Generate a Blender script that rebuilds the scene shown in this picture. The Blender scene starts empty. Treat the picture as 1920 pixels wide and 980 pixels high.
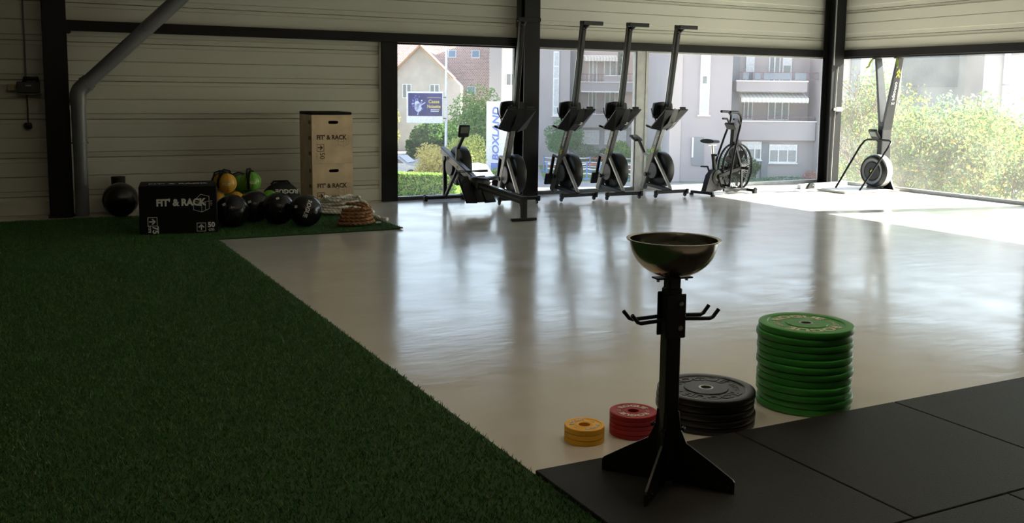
import bpy, bmesh, math, random
import numpy as np
from mathutils import Matrix, Vector

random.seed(7)
RNG = np.random.default_rng(11)
PI = math.pi
R = math.radians
SC = bpy.context.scene
COL = SC.collection

# ---------------------------------------------------------------- camera
YAW, PITCH, ROLL, FPX, CYPX, EYE = R(27.25), R(6.75), R(-0.637), 1810.0, 388.0, 1.50
def cam_axes():
    w = Vector((math.sin(YAW)*math.cos(PITCH), math.cos(YAW)*math.cos(PITCH), -math.sin(PITCH)))
    r = Vector((math.cos(YAW), -math.sin(YAW), 0.0))
    d = w.cross(r)
    c, s = math.cos(ROLL), math.sin(ROLL)
    return c*r + s*d, -s*r + c*d, w
_r, _d, _w = cam_axes()
cam = bpy.data.cameras.new('camera')
cam.sensor_fit = 'HORIZONTAL'; cam.sensor_width = 36.0
cam.lens = 36.0*FPX/1920.0
cam.shift_y = -(490.0-CYPX)/1920.0
cam.clip_start = 0.05; cam.clip_end = 600
camo = bpy.data.objects.new('camera', cam); COL.objects.link(camo)
camo.matrix_world = Matrix(((_r.x, -_d.x, -_w.x, 0), (_r.y, -_d.y, -_w.y, 0), (_r.z, -_d.z, -_w.z, EYE), (0, 0, 0, 1)))
SC.camera = camo

# ---------------------------------------------------------------- exposure, sky, sun
SC.view_settings.view_transform = 'Standard'
SC.view_settings.look = 'None'
SC.view_settings.gamma = 1.0
SC.view_settings.use_curve_mapping = False
SC.view_settings.exposure = 1.46

wd = bpy.data.worlds.new('sky'); SC.world = wd; wd.use_nodes = True
nt = wd.node_tree; nt.nodes.clear()
sky = nt.nodes.new('ShaderNodeTexSky'); sky.sky_type = 'NISHITA'
sky.sun_disc = False; sky.sun_elevation = R(31); sky.sun_rotation = R(101)
sky.air_density = 1.0; sky.dust_density = 1.2; sky.ozone_density = 1.0; sky.altitude = 200
bg = nt.nodes.new('ShaderNodeBackground'); bg.inputs['Strength'].default_value = 0.185
wo = nt.nodes.new('ShaderNodeOutputWorld')
hsv = nt.nodes.new('ShaderNodeHueSaturation'); hsv.inputs['Saturation'].default_value = 0.70
nt.links.new(sky.outputs[0], hsv.inputs['Color']); nt.links.new(hsv.outputs[0], bg.inputs[0]); nt.links.new(bg.outputs[0], wo.inputs[0])

SUN_DIR = Vector((-1.0, 0.203, -0.614)).normalized()
sl = bpy.data.lights.new('sun', 'SUN'); sl.energy = 12.0; sl.angle = R(0.6); sl.color = (1.0, 0.95, 0.86)
so = bpy.data.objects.new('sun', sl); COL.objects.link(so)
so.rotation_euler = SUN_DIR.to_track_quat('-Z', 'Y').to_euler(); so.location = (40, -6, 30)

def portal(name, loc, rot, sx, sy):
    l = bpy.data.lights.new(name, 'AREA'); l.shape = 'RECTANGLE'; l.size = sx; l.size_y = sy
    l.cycles.is_portal = True
    o = bpy.data.objects.new(name, l); COL.objects.link(o); o.location = loc; o.rotation_euler = rot
portal('window_light_portal', (8.6, 12.62, 1.1), (-PI/2, 0, 0), 7.9, 2.1)
portal('window_light_portal', (12.76, 8.9, 1.1), (0, PI/2, 0), 2.1, 7.0)

# ---------------------------------------------------------------- materials
MATS = {}
def mat(name, col, rough=0.5, metal=0.0, bump=None, var=None, spec=0.5, coat=0.0, rvar=None):
    """procedural principled material; bump=(scale,strength,detail), var=(scale,amount), rvar=(scale,lo,hi)"""
    if name in MATS: return MATS[name]
    m = bpy.data.materials.new(name); m.use_nodes = True
    n, L = m.node_tree.nodes, m.node_tree.links
    b = n['Principled BSDF']
    b.inputs['Base Color'].default_value = (*col, 1); b.inputs['Roughness'].default_value = rough
    b.inputs['Metallic'].default_value = metal; b.inputs['Specular IOR Level'].default_value = spec
    if coat: b.inputs['Coat Weight'].default_value = coat
    tc = n.new('ShaderNodeTexCoord')
    if var is None: var = (9.0, 0.12)
    nz = n.new('ShaderNodeTexNoise'); nz.inputs['Scale'].default_value = var[0]; nz.inputs['Detail'].default_value = 4
    L.new(tc.outputs['Object'], nz.inputs['Vector'])
    mp = n.new('ShaderNodeMapRange'); mp.inputs['From Min'].default_value = .3; mp.inputs['From Max'].default_value = .7
    mp.inputs['To Min'].default_value = 1-var[1]; mp.inputs['To Max'].default_value = 1+var[1]
    L.new(nz.outputs[0], mp.inputs[0])
    hs = n.new('ShaderNodeHueSaturation'); hs.inputs['Color'].default_value = (*col, 1)
    L.new(mp.outputs[0], hs.inputs['Value']); L.new(hs.outputs[0], b.inputs['Base Color'])
    if rvar:
        n2 = n.new('ShaderNodeTexNoise'); n2.inputs['Scale'].default_value = rvar[0]; n2.inputs['Detail'].default_value = 5
        L.new(tc.outputs['Object'], n2.inputs['Vector'])
        m2 = n.new('ShaderNodeMapRange'); m2.inputs['From Min'].default_value = .3; m2.inputs['From Max'].default_value = .7
        m2.inputs['To Min'].default_value = rvar[1]; m2.inputs['To Max'].default_value = rvar[2]
        L.new(n2.outputs[0], m2.inputs[0]); L.new(m2.outputs[0], b.inputs['Roughness'])
    if bump:
        n3 = n.new('ShaderNodeTexNoise'); n3.inputs['Scale'].default_value = bump[0]; n3.inputs['Detail'].default_value = bump[2] if len(bump) > 2 else 3
        L.new(tc.outputs['Object'], n3.inputs['Vector'])
        bp = n.new('ShaderNodeBump'); bp.inputs['Strength'].default_value = bump[1]; bp.inputs['Distance'].default_value = 0.01
        L.new(n3.outputs[0], bp.inputs['Height']); L.new(bp.outputs[0], b.inputs['Normal'])
    MATS[name] = m
    return m

def leaf_mat(name, cols, trans=0.45):
    """leaves: colour differs from leaf to leaf"""
    m = bpy.data.materials.new(name); m.use_nodes = True
    n, L = m.node_tree.nodes, m.node_tree.links; n.clear()
    g = n.new('ShaderNodeNewGeometry'); cr = n.new('ShaderNodeValToRGB')
    cr.color_ramp.elements[0].color = (*cols[0], 1); cr.color_ramp.elements[1].color = (*cols[-1], 1)
    for i, c in enumerate(cols[1:-1]):
        e = cr.color_ramp.elements.new((i+1)/(len(cols)-1)); e.color = (*c, 1)
    L.new(g.outputs['Random Per Island'], cr.inputs[0])
    d = n.new('ShaderNodeBsdfDiffuse'); t = n.new('ShaderNodeBsdfTranslucent'); mx = n.new('ShaderNodeMixShader')
    mx.inputs[0].default_value = trans
    o = n.new('ShaderNodeOutputMaterial')
    L.new(cr.outputs[0], d.inputs[0]); L.new(cr.outputs[0], t.inputs[0])
    L.new(d.outputs[0], mx.inputs[1]); L.new(t.outputs[0], mx.inputs[2]); L.new(mx.outputs[0], o.inputs[0])
    MATS[name] = m
    return m

def glass_mat(name, tint, haze, gloss=0.05):
    """clear pane with a film of dust: transparent + a little mirror + scattering, which puts glare into the glass besides dirt"""
    m = bpy.data.materials.new(name); m.use_nodes = True
    n, L = m.node_tree.nodes, m.node_tree.links; n.clear()
    tr = n.new('ShaderNodeBsdfTransparent'); tr.inputs[0].default_value = (*tint, 1)
    gl = n.new('ShaderNodeBsdfGlossy'); gl.inputs['Roughness'].default_value = 0.0
    lw = n.new('ShaderNodeLayerWeight'); lw.inputs[0].default_value = 0.12
    ml = n.new('ShaderNodeMath'); ml.operation = 'MULTIPLY'; ml.inputs[1].default_value = 0.5
    L.new(lw.outputs['Fresnel'], ml.inputs[0])
    m1 = n.new('ShaderNodeMixShader'); L.new(ml.outputs[0], m1.inputs[0]); L.new(tr.outputs[0], m1.inputs[1]); L.new(gl.outputs[0], m1.inputs[2])
    df = n.new('ShaderNodeBsdfTranslucent'); df.inputs[0].default_value = (.9, .92, .9, 1)
    nz = n.new('ShaderNodeTexNoise'); nz.inputs['Scale'].default_value = 2.2; nz.inputs['Detail'].default_value = 6
    tc = n.new('ShaderNodeTexCoord'); L.new(tc.outputs['Object'], nz.inputs['Vector'])
    mp = n.new('ShaderNodeMapRange'); mp.inputs['From Min'].default_value = .25; mp.inputs['From Max'].default_value = .75
    mp.inputs['To Min'].default_value = haze*.6; mp.inputs['To Max'].default_value = haze*1.4
    L.new(nz.outputs[0], mp.inputs[0])
    m2 = n.new('ShaderNodeMixShader'); L.new(mp.outputs[0], m2.inputs[0]); L.new(m1.outputs[0], m2.inputs[1]); L.new(df.outputs[0], m2.inputs[2])
    o = n.new('ShaderNodeOutputMaterial'); L.new(m2.outputs[0], o.inputs[0])
    MATS[name] = m
    return m

def brick_mat(name, c1, c2, mortar, bw, bh, rough=.8, msize=.02):
    m = bpy.data.materials.new(name); m.use_nodes = True
    n, L = m.node_tree.nodes, m.node_tree.links; b = n['Principled BSDF']; b.inputs['Roughness'].default_value = rough
    tc = n.new('ShaderNodeTexCoord'); br = n.new('ShaderNodeTexBrick')
    br.inputs['Color1'].default_value = (*c1, 1); br.inputs['Color2'].default_value = (*c2, 1); br.inputs['Mortar'].default_value = (*mortar, 1)
    br.inputs['Scale'].default_value = 1.0; br.inputs['Brick Width'].default_value = bw; br.inputs['Row Height'].default_value = bh
    br.inputs['Mortar Size'].default_value = msize; br.inputs['Mortar Smooth'].default_value = .4
    L.new(tc.outputs['Object'], br.inputs['Vector']); L.new(br.outputs[0], b.inputs['Base Color'])
    bp = n.new('ShaderNodeBump'); bp.invert = True; bp.inputs['Distance'].default_value = .04; L.new(br.outputs['Fac'], bp.inputs['Height']); L.new(bp.outputs[0], b.inputs['Normal'])
    MATS[name] = m
    return m

M_STEEL_BLACK = mat('black_painted_steel', (.006, .006, .0065), .5, bump=(60, .05), spec=.3)
M_BLACK = mat('matt_black', (.010, .010, .011), .6)
M_BLACK_PLASTIC = mat('black_plastic', (.008, .008, .0085), .45, bump=(150, .06), spec=.35)
M_RUBBER = mat('black_rubber', (.0135, .014, .014), .62, bump=(180, .35, 4), var=(140, .35), spec=.3)
M_ALU = mat('grey_aluminium', (.36, .37, .37), .42, .3)
M_ALU_DARK = mat('dark_aluminium', (.11, .115, .12), .4, .2)
M_FRAME_LIGHT = mat('pale_window_frame', (.55, .56, .55), .45)
M_CLAD = mat('cream_cladding', (.62, .62, .535), .38, bump=(3, .04), var=(.6, .05))
M_FLOOR = None
M_GREY_METAL = mat('grey_rower_metal', (.17, .17, .175), .34, .4, rvar=(20, .28, .42))
M_OLIVE_METAL = mat('olive_grey_panel', (.10, .105, .075), .40, .2)
M_STAINLESS = mat('stainless_steel', (.62, .60, .57), .16, 1.0, rvar=(30, .10, .22))
M_BOWL = mat('polished_bowl_steel', (.46, .42, .36), .16, 1.0, rvar=(14, .12, .22))
M_SILVER = mat('silver_bolt', (.5, .5, .5), .3, 1.0)
M_WHITE = mat('white_paint', (.78, .78, .76), .45)
M_WHITE_PRINT = mat('white_print', (.72, .72, .70), .7)
M_LIME = mat('lime_print', (.55, .62, .03), .55)
M_PLY = mat('birch_plywood', (.74, .57, .37), .55, var=(5, .16), bump=(40, .08))
M_PLY_EDGE = mat('plywood_edge', (.27, .17, .08), .7, var=(120, .3))
M_BURNT = mat('burnt_lettering', (.075, .035, .014), .8)
M_PLY_SHADE = mat('shaded_ply_inside', (.10, .065, .035), .8)  # shade inside the hollow boxes, put into a darker ply colour
M_PIPE = mat('grey_pvc', (.15, .155, .17), .42, var=(4, .12))
M_VINYL = mat('black_vinyl', (.012, .012, .015), .24, bump=(55, .10, 4), var=(20, .2))
M_SLAM = mat('glossy_black_rubber', (.010, .010, .010), .22, bump=(30, .05))
M_FOAMBOX = mat('black_foam_cover', (.005, .005, .005), .75, bump=(120, .12), spec=.2)
M_YELLOW = mat('yellow_vinyl', (.62, .33, .03), .45, bump=(60, .08))
M_GREENV = mat('green_vinyl', (.14, .40, .035), .45, bump=(60, .08))
M_FABRIC = mat('black_webbing', (.009, .009, .009), .9, bump=(200, .3))
M_ROPE_W = mat('white_rope', (.74, .70, .61), .85, bump=(160, .4))
M_ROPE_B = mat('manila_rope', (.33, .165, .075), .85, bump=(160, .5), var=(40, .3))
M_PLATE_G = mat('green_bumper_rubber', (.045, .30, .045), .38, bump=(90, .08), var=(14, .10))
M_PLATE_K = mat('black_bumper_rubber', (.013, .013, .0135), .34, bump=(90, .08))
M_PLATE_R = mat('red_change_rubber', (.36, .012, .022), .5, bump=(90, .08))
M_PLATE_Y = mat('yellow_change_rubber', (.86, .45, .025), .5, bump=(90, .08))
M_PRINT_PALE = mat('pale_raised_print', (.66, .63, .56), .6)
M_ZINC = mat('zinc_hub', (.55, .52, .47), .28, 1.0)
M_GLASS_REAR = glass_mat('clear_window_glass', (.97, .985, .98), .030)
M_GLASS_RIGHT = glass_mat('glare_haze_glass', (.97, .99, .975), .018)  # the film paints in a veil of glare as well as dirt
M_GLASS_FROST = glass_mat('frosted_window_glass', (.55, .66, .60), .30)
M_BRACKET = mat('white_powder_steel', (.74, .74, .72), .4)

# ---------------------------------------------------------------- mesh builder
class MB:
    def __init__(s): s.v = []; s.f = []
    def add(s, vs, fs, M=None):
        o = len(s.v)
        s.v += [tuple(M @ Vector(p)) if M is not None else tuple(p) for p in vs]
        s.f += [tuple(i+o for i in f) for f in fs]
        return s
    def box(s, c, d, M=None, bev=0.0, rz=0.0, seg=1):
        T = Matrix.Translation(Vector(c)) @ Matrix.Rotation(rz, 4, 'Z')
        if M is not None: T = M @ T
        x, y, z = d[0]/2, d[1]/2, d[2]/2
        if bev <= 0:
            vs = [(-x, -y, -z), (x, -y, -z), (x, y, -z), (-x, y, -z), (-x, -y, z), (x, -y, z), (x, y, z), (-x, y, z)]
            fs = [(0, 3, 2, 1), (4, 5, 6, 7), (0, 1, 5, 4), (1, 2, 6, 5), (2, 3, 7, 6), (3, 0, 4, 7)]
            return s.add(vs, fs, T)
        bm = bmesh.new(); bmesh.ops.create_cube(bm, size=1)
        bmesh.ops.scale(bm, vec=d, verts=bm.verts)
        bmesh.ops.bevel(bm, geom=list(bm.edges), offset=min(bev, .49*min(d)), segments=seg, profile=.5, affect='EDGES')
        bm.verts.index_update()
        s.add([v.co[:] for v in bm.verts], [[v.index for v in f.verts] for f in bm.faces], T); bm.free()
        return s
    def box2(s, a, b, M=None, bev=0.0):
        return s.box([(a[i]+b[i])/2 for i in range(3)], [abs(b[i]-a[i]) for i in range(3)], M, bev)
    def bar(s, p, q, w, h, up=(0, 0, 1), bev=0.0, w2=None, h2=None):
        p, q = Vector(p), Vector(q); z = (q-p); ln = z.length; z.normalize()
        u = Vector(up); x = u.cross(z)
        if x.length < 1e-4: x = Vector((1, 0, 0)).cross(z)
        x.normalize(); y = z.cross(x)
        if w2 is None:
            M = Matrix(((x.x, y.x, z.x, 0), (x.y, y.y, z.y, 0), (x.z, y.z, z.z, 0), (0, 0, 0, 1)))
            return s.box((0, 0, 0), (w, h, ln), Matrix.Translation((p+q)/2) @ M, bev)
        vs = []
        for c, ww, hh in ((p, w, h), (q, w2, h2 or h)):
            for a, b in ((-1, -1), (1, -1), (1, 1), (-1, 1)): vs.append(c + x*a*ww/2 + y*b*hh/2)
        return s.add(vs, [(0, 3, 2, 1), (4, 5, 6, 7), (0, 1, 5, 4), (1, 2, 6, 5), (2, 3, 7, 6), (3, 0, 4, 7)])
    def tube(s, pts, r, n=8, closed=False, lobes=0, twist=0.0, lobe_d=0.25, M=None):
        pts = [Vector(p) for p in pts]; N = len(pts)
        rs = r if isinstance(r, (list, tuple)) else [r]*N
        vs = []; fs = []; prev = None; ang = 0.0
        for i, p in enumerate(pts):
            if closed: t = pts[(i+1) % N]-pts[i-1]
            else: t = pts[min(i+1, N-1)]-pts[max(i-1, 0)]
            t.normalize()
            if prev is None:
                a = Vector((0, 0, 1)) if abs(t.z) < .9 else Vector((1, 0, 0))
                x = a.cross(t).normalized()
            else:
                x = (prev - t*prev.dot(t)).normalized()
            prev = x; y = t.cross(x)
            if lobes and i: ang += twist*(pts[i]-pts[i-1]).length
            for k in range(n):
                th = 2*PI*k/n
                rr = rs[i]
                if lobes: rr *= 1 - lobe_d*(1-abs(math.cos(lobes*(th)/2)))
                vs.append(p + (x*math.cos(th+ang) + y*math.sin(th+ang))*rr)
        for i in range(N if closed else N-1):
            j = (i+1) % N
            for k in range(n): fs.append((i*n+k, i*n+(k+1) % n, j*n+(k+1) % n, j*n+k))
        if not closed:
            fs.append(tuple(range(n-1, -1, -1))); fs.append(tuple((N-1)*n+k for k in range(n)))
        return s.add(vs, fs, M)
    def lathe(s, prof, n=32, M=None, closed=False, a0=0, a1=2*PI):
        full = abs(a1-a0-2*PI) < 1e-6; m = n if full else n+1
        vs = []; fs = []; P = len(prof)
        for k in range(m):
            th = a0+(a1-a0)*k/n; c, q = math.cos(th), math.sin(th)
            for r, z in prof: vs.append((r*c, r*q, z))
        for k in range(n):
            k2 = (k+1) % m
            for i in range(P if closed else P-1):
                j = (i+1) % P
                a, b, c2, d = k*P+i, k2*P+i, k2*P+j, k*P+j
                if prof[i][0] < 1e-6: fs.append((a, c2, d))
                elif prof[j][0] < 1e-6: fs.append((a, b, d))
                else: fs.append((a, b, c2, d))
        return s.add(vs, fs, M)
    def prism(s, poly, d0, d1, axis='y', M=None):
        """2D polygon (u,w) extruded along an axis; x: (d,u,w)  y: (u,d,w)  z: (u,w,d)"""
        def P(u, w, d): return {'x': (d, u, w), 'y': (u, d, w), 'z': (u, w, d)}[axis]
        n = len(poly)
        vs = [P(u, w, d0) for u, w in poly] + [P(u, w, d1) for u, w in poly]
        fs = [tuple(range(n-1, -1, -1)), tuple(range(n, 2*n))] + [(i, (i+1) % n, n+(i+1) % n, n+i) for i in range(n)]
        return s.add(vs, fs, M)
    def sphere(s, c, r, n=20, m=12, M=None):
        prof = [(r*math.sin(PI*i/m) if 0 < i < m else 0.0, -r*math.cos(PI*i/m)) for i in range(m+1)]
        T = Matrix.Translation(Vector(c))
        return s.lathe(prof, n, (M @ T) if M is not None else T)
    def build(s, name, m, parent=None, smooth=None, loc=None):
        me = bpy.data.meshes.new(name); me.from_pydata(s.v, [], s.f)
        bm = bmesh.new(); bm.from_mesh(me); bmesh.ops.recalc_face_normals(bm, faces=bm.faces); bm.to_mesh(me); bm.free()
        me.materials.append(m)
        if smooth is not None:
            me.polygons.foreach_set('use_smooth', [True]*len(me.polygons)); me.set_sharp_from_angle(angle=R(smooth))
        o = bpy.data.objects.new(name, me); COL.objects.link(o)
        if parent is not None: o.parent = parent
        if loc is not None: o.location = loc
        return o

def thing(name, label, cat, loc=(0, 0, 0), rot=(0, 0, 0), group=None, kind=None):
    o = bpy.data.objects.new(name, None); o.empty_display_size = .1; COL.objects.link(o)
    o.location = loc; o.rotation_euler = rot
    tag(o, label, cat, group, kind)
    return o
def tag(o, label=None, cat=None, group=None, kind=None):
    if label: o['label'] = label
    if cat: o['category'] = cat
    if group: o['group'] = group
    if kind: o['kind'] = kind
    return o
def copy_tree(o, parent=None):
    c = o.copy(); COL.objects.link(c); c.parent = parent
    for ch in list(o.children): copy_tree(ch, c)
    return c

def text_geo(body, size, bold=0.0, extrude=0.0, align='CENTER', space=1.0):
    cu = bpy.data.curves.new('t', 'FONT'); cu.body = body; cu.size = size; cu.extrude = extrude
    cu.align_x = align; cu.align_y = 'CENTER'; cu.offset = bold; cu.space_character = space; cu.resolution_u = 3
    ob = bpy.data.objects.new('t', cu)
    me = ob.to_mesh()
    vs = [v.co.copy() for v in me.vertices]; fs = [tuple(p.vertices) for p in me.polygons]
    ob.to_mesh_clear(); bpy.data.objects.remove(ob); bpy.data.curves.remove(cu)
    return vs, fs
def frame_M(o, x, y):
    """matrix whose local x,y are the given world directions"""
    x = Vector(x).normalized(); y = Vector(y).normalized(); z = x.cross(y)
    return Matrix(((x.x, y.x, z.x, o[0]), (x.y, y.y, z.y, o[1]), (x.z, y.z, z.z, o[2]), (0, 0, 0, 1)))
def add_text(mb, body, size, M, bold=0.0, extrude=.0006, align='CENTER', sx=1.0, space=1.0):
    vs, fs = text_geo(body, size, bold, extrude, align, space)
    mb.add([(v.x*sx, v.y, v.z) for v in vs], fs, M)
def line2d(mb, pts, w, M, h=.0012, closed=False):
    """flat printed stroke in the xy plane of M"""
    n = len(pts)
    for i in range(n if closed else n-1):
        a, b = Vector((*pts[i], 0)), Vector((*pts[(i+1) % n], 0))
        d = (b-a); L = d.length; ang = math.atan2(d.y, d.x)
        mb.box((0, 0, 0), (L+w, w, h), M @ Matrix.Translation((a+b)/2) @ Matrix.Rotation(ang, 4, 'Z'))
def arrow_sign(mb, c, s, rot, M):
    """square frame with an arrow inside"""
    T = M @ Matrix.Translation((c[0], c[1], 0)) @ Matrix.Rotation(rot, 4, 'Z')
    h = s/2
    line2d(mb, [(-h, -h), (h, -h), (h, h), (-h, h)], s*.07, T, closed=True)
    line2d(mb, [(-h*.58, 0), (h*.45, 0)], s*.15, T)
    line2d(mb, [(h*.02, h*.52), (h*.54, 0), (h*.02, -h*.52)], s*.15, T)
def cage_logo(mb, c, s, M):
    T = M @ Matrix.Translation((c[0], c[1], 0)); w = s*.022
    hexa = [(-.42, .12), (-.02, .5), (.42, .38), (.42, -.32), (.02, -.5), (-.42, -.36)]
    P = lambda L: [(a*s, b*s) for a, b in L]
    line2d(mb, P(hexa), w, T, closed=True)
    line2d(mb, P([(-.42, .12), (.02, .02), (.42, .12)]), w, T)
    line2d(mb, P([(.02, .02), (.02, -.5)]), w, T); line2d(mb, P([(.22, .07), (.22, -.40)]), w, T)
    line2d(mb, P([(-.6, -.02), (-.42, -.04)]), w*1.8, T); line2d(mb, P([(-.22, -.12), (.0, -.14)]), w*1.5, T)
    for k in range(4): line2d(mb, P([(.48, -.12+k*.08), (.58, -.12+k*.08)]), w*.7, T)

# ================================================================ THE ROOM
YW, XW, ZC = 12.53, 12.66, 4.6          # rear wall face, right wall face, ceiling
XL, YB = -5.0, -5.0                     # left and back walls (not in the photograph)
BEAM0, BEAM1 = 2.16, 2.28

def floor_material():
    m = bpy.data.materials.new('grey_resin_floor'); m.use_nodes = True
    n, L = m.node_tree.nodes, m.node_tree.links; b = n['Principled BSDF']
    tc = n.new('ShaderNodeTexCoord')
    nz = n.new('ShaderNodeTexNoise'); nz.inputs['Scale'].default_value = 1.1; nz.inputs['Detail'].default_value = 7; nz.inputs['Roughness'].default_value = .6
    L.new(tc.outputs['Object'], nz.inputs[0])
    cr = n.new('ShaderNodeValToRGB'); cr.color_ramp.elements[0].position = .3; cr.color_ramp.elements[1].position = .72
    cr.color_ramp.elements[0].color = (.545, .525, .485, 1); cr.color_ramp.elements[1].color = (.615, .595, .555, 1)
    L.new(nz.outputs[0], cr.inputs[0]); L.new(cr.outputs[0], b.inputs['Base Color'])
    n2 = n.new('ShaderNodeTexNoise'); n2.inputs['Scale'].default_value = 2.6; n2.inputs['Detail'].default_value = 8
    L.new(tc.outputs['Object'], n2.inputs[0])
    mr = n.new('ShaderNodeMapRange'); mr.inputs[1].default_value = .3; mr.inputs[2].default_value = .7; mr.inputs[3].default_value = .125; mr.inputs[4].default_value = .215
    L.new(n2.outputs[0], mr.inputs[0]); L.new(mr.outputs[0], b.inputs['Roughness'])
    b.inputs['Specular IOR Level'].default_value = .75
    # slow trowel waves and fine grain
    mp = n.new('ShaderNodeMapping'); mp.inputs['Scale'].default_value = (1.0, 2.6, 1); mp.inputs['Rotation'].default_value = (0, 0, R(-27))
    L.new(tc.outputs['Object'], mp.inputs[0])
    n3 = n.new('ShaderNodeTexNoise'); n3.inputs['Scale'].default_value = 3.5; n3.inputs['Detail'].default_value = 4
    L.new(mp.outputs[0], n3.inputs[0])
    bp = n.new('ShaderNodeBump'); bp.inputs['Strength'].default_value = .30; bp.inputs['Distance'].default_value = .005
    L.new(n3.outputs[0], bp.inputs['Height'])
    L.new(bp.outputs[0], b.inputs['Normal'])
    return m
M_FLOOR = floor_material()

def struct(o, label=None):
    o['kind'] = 'structure'
    if label: o['label'] = label
    return o

mb = MB(); mb.box2((XL-.3, YB-.3, -.35), (XW+.26, YW+.22, 0.0))
struct(mb.build('floor', M_FLOOR), 'shiny pale grey resin floor of the gym')
M_CEIL = mat('off_white_ceiling', (.52, .51, .47), .6)
M_WALLIN = mat('dark_grey_wall_paint', (.13, .13, .125), .7)
mb = MB(); mb.box2((XL-.3, YB-.3, ZC), (XW+.3, YW+.3, ZC+.25))
struct(mb.build('ceiling', M_CEIL), 'off white ceiling')
mb = MB(); mb.box2((XL-.25, YB-.3, 0), (XL, YW+.22, ZC)); struct(mb.build('wall_left', M_WALLIN), 'dark side wall')
mb = MB(); mb.box2((XL, YB-.25, 0), (XW+.26, YB, ZC)); struct(mb.build('wall_back', M_WALLIN), 'dark wall behind the viewer')

# tray profile of the metal cladding: (height in tray, distance proud of the wall)
TRAY = [(0.0020, -.026), (.005, -.011), (.063, -.011), (.071, .010), (.228, .010), (.235, -.006), (.242, .010), (.399, .010), (.407, -.011), (.447, -.011), (.4500, -.026)]
TP = .452
def tray_profile(z0, lo, hi):
    pts = [(z0+h, d) for h, d in TRAY]
    out = []
    for i, (z, d) in enumerate(pts):
        if lo <= z <= hi: out.append((z, d))
        if i+1 < len(pts):
            z2, d2 = pts[i+1]
            for c in (lo, hi):
                if z < c < z2: out.append((c, d+(d2-d)*(c-z)/(z2-z)))
    return out
def cladding(parent, axis, a0, a1, lo, hi):
    k = math.floor((lo-.228)/TP); z0 = .228+k*TP
    while z0 < hi:
        p = tray_profile(z0, max(lo, z0), min(hi, z0+TP))
        if len(p) > 1 and p[-1][0]-p[0][0] > .02:
            mb = MB()
            if axis == 'x': poly = [(YW-d, z) for z, d in p] + [(YW+.05, p[-1][0]), (YW+.05, p[0][0])]; mb.prism(poly, a0, a1, 'x')
            else: poly = [(XW-d, z) for z, d in p] + [(XW+.05, p[-1][0]), (XW+.05, p[0][0])]; mb.prism(poly, a0, a1, 'y')
            mb.build('cladding_panel', M_CLAD, parent)
        z0 += TP

mb = MB()
mb.box2((XL, YW+.055, 0), (4.66, YW+.20, ZC)); mb.box2((4.66, YW+.055, 2.24), (XW+.26, YW+.20, ZC))
wr = struct(mb.build('wall_rear', M_WALLIN), 'rear wall of cream ribbed metal cladding above and beside the windows')
cladding(wr, 'x', XL, .345, 0.0, ZC)
cladding(wr, 'x', .555, 4.445, .0, 2.17)
cladding(wr, 'x', .555, 6.49, 2.26, ZC)
cladding(wr, 'x', 6.73, 12.57, 2.26, ZC)
mb = MB(); mb.box2((XW+.055, 4.6, 2.24), (XW+.20, YW+.055, ZC)); mb.box2((XW+.055, YB, 0), (XW+.20, 4.6, ZC))
wq = struct(mb.build('wall_right', M_WALLIN), 'right wall of cream ribbed metal cladding above the big window')
cladding(wq, 'y', YB, 12.42, 2.26, ZC)
cladding(wq, 'y', YB, 4.6, 0.0, 2.26)
# thin edge strip where the cladding meets the window post
mb = MB(); mb.box2((4.405, YW-.028, .02), (4.43, YW-.007, 2.16)); mb.build('edge_strip', M_CLAD, wr)

# ---- black steel frame
def h_column(name, x0, x1, y0, y1, z1, label, along='y'):
    t = .016
    mb = MB()
    mb.box2((x0, y0, 0), (x1, y0+t, z1)); mb.box2((x0, y1-t, 0), (x1, y1, z1))
    xm = (x0+x1)/2; mb.box2((xm-.006, y0+t, 0), (xm+.006, y1-t, z1))
    o = struct(mb.build(name, M_STEEL_BLACK), label)
    p = MB(); p.box2((x0-.02, y0-.02, 0), (x1+.02, y1+.0, .012)); p.build('base_plate', M_STEEL_BLACK, o)
    return o
h_column('steel_column', .325, .575, 12.28, 12.50, ZC, 'black steel column beside the grey drain pipe')
h_column('steel_column', 6.485, 6.735, 12.26, 12.62, ZC, 'black steel column between the window bays behind the rowers')
c3 = h_column('steel_column', 12.340, 12.598, 12.19, 12.42, ZC, 'black steel column in the corner between the two window walls')
mb = MB(); mb.box2((12.352, 12.168, 2.02), (12.364, 12.19, ZC)); mb.build('cable_trunking', M_ALU, c3)
mb = MB(); mb.box2((12.56, 12.425, 0), (12.74, 12.64, ZC)); struct(mb.build('corner_post', M_STEEL_BLACK), 'black corner post where the two window walls meet')
mb = MB(); mb.box2((4.432, 12.47, 0), (4.653, 12.62, 2.16)); struct(mb.build('steel_post', M_STEEL_BLACK), 'black steel post between the cladding and the first window')
def beam(name, a, b, label):
    mb = MB(); mb.box2(a, b, bev=.004); return struct(mb.build(name, M_STEEL_BLACK), label)
bm1 = beam('steel_beam', (.575, 12.44, BEAM0), (6.485, 12.58, BEAM1), 'black steel rail across the cladding and the first window')
beam('steel_beam', (6.735, 12.44, BEAM0), (12.56, 12.58, BEAM1), 'black steel rail over the window behind the row of rowers')
beam('steel_beam', (12.60, 4.6, BEAM0), (12.72, 12.42, BEAM1), 'black steel rail over the right hand window wall')
p = MB()
p.box((.60, 12.43, 2.145), (.05, .05, .03)); p.tube([(.60, 12.42, 2.15), (.60, 12.42, 2.12)], .008, 8); p.build('bolt_bracket', M_STEEL_BLACK, bm1)

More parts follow.
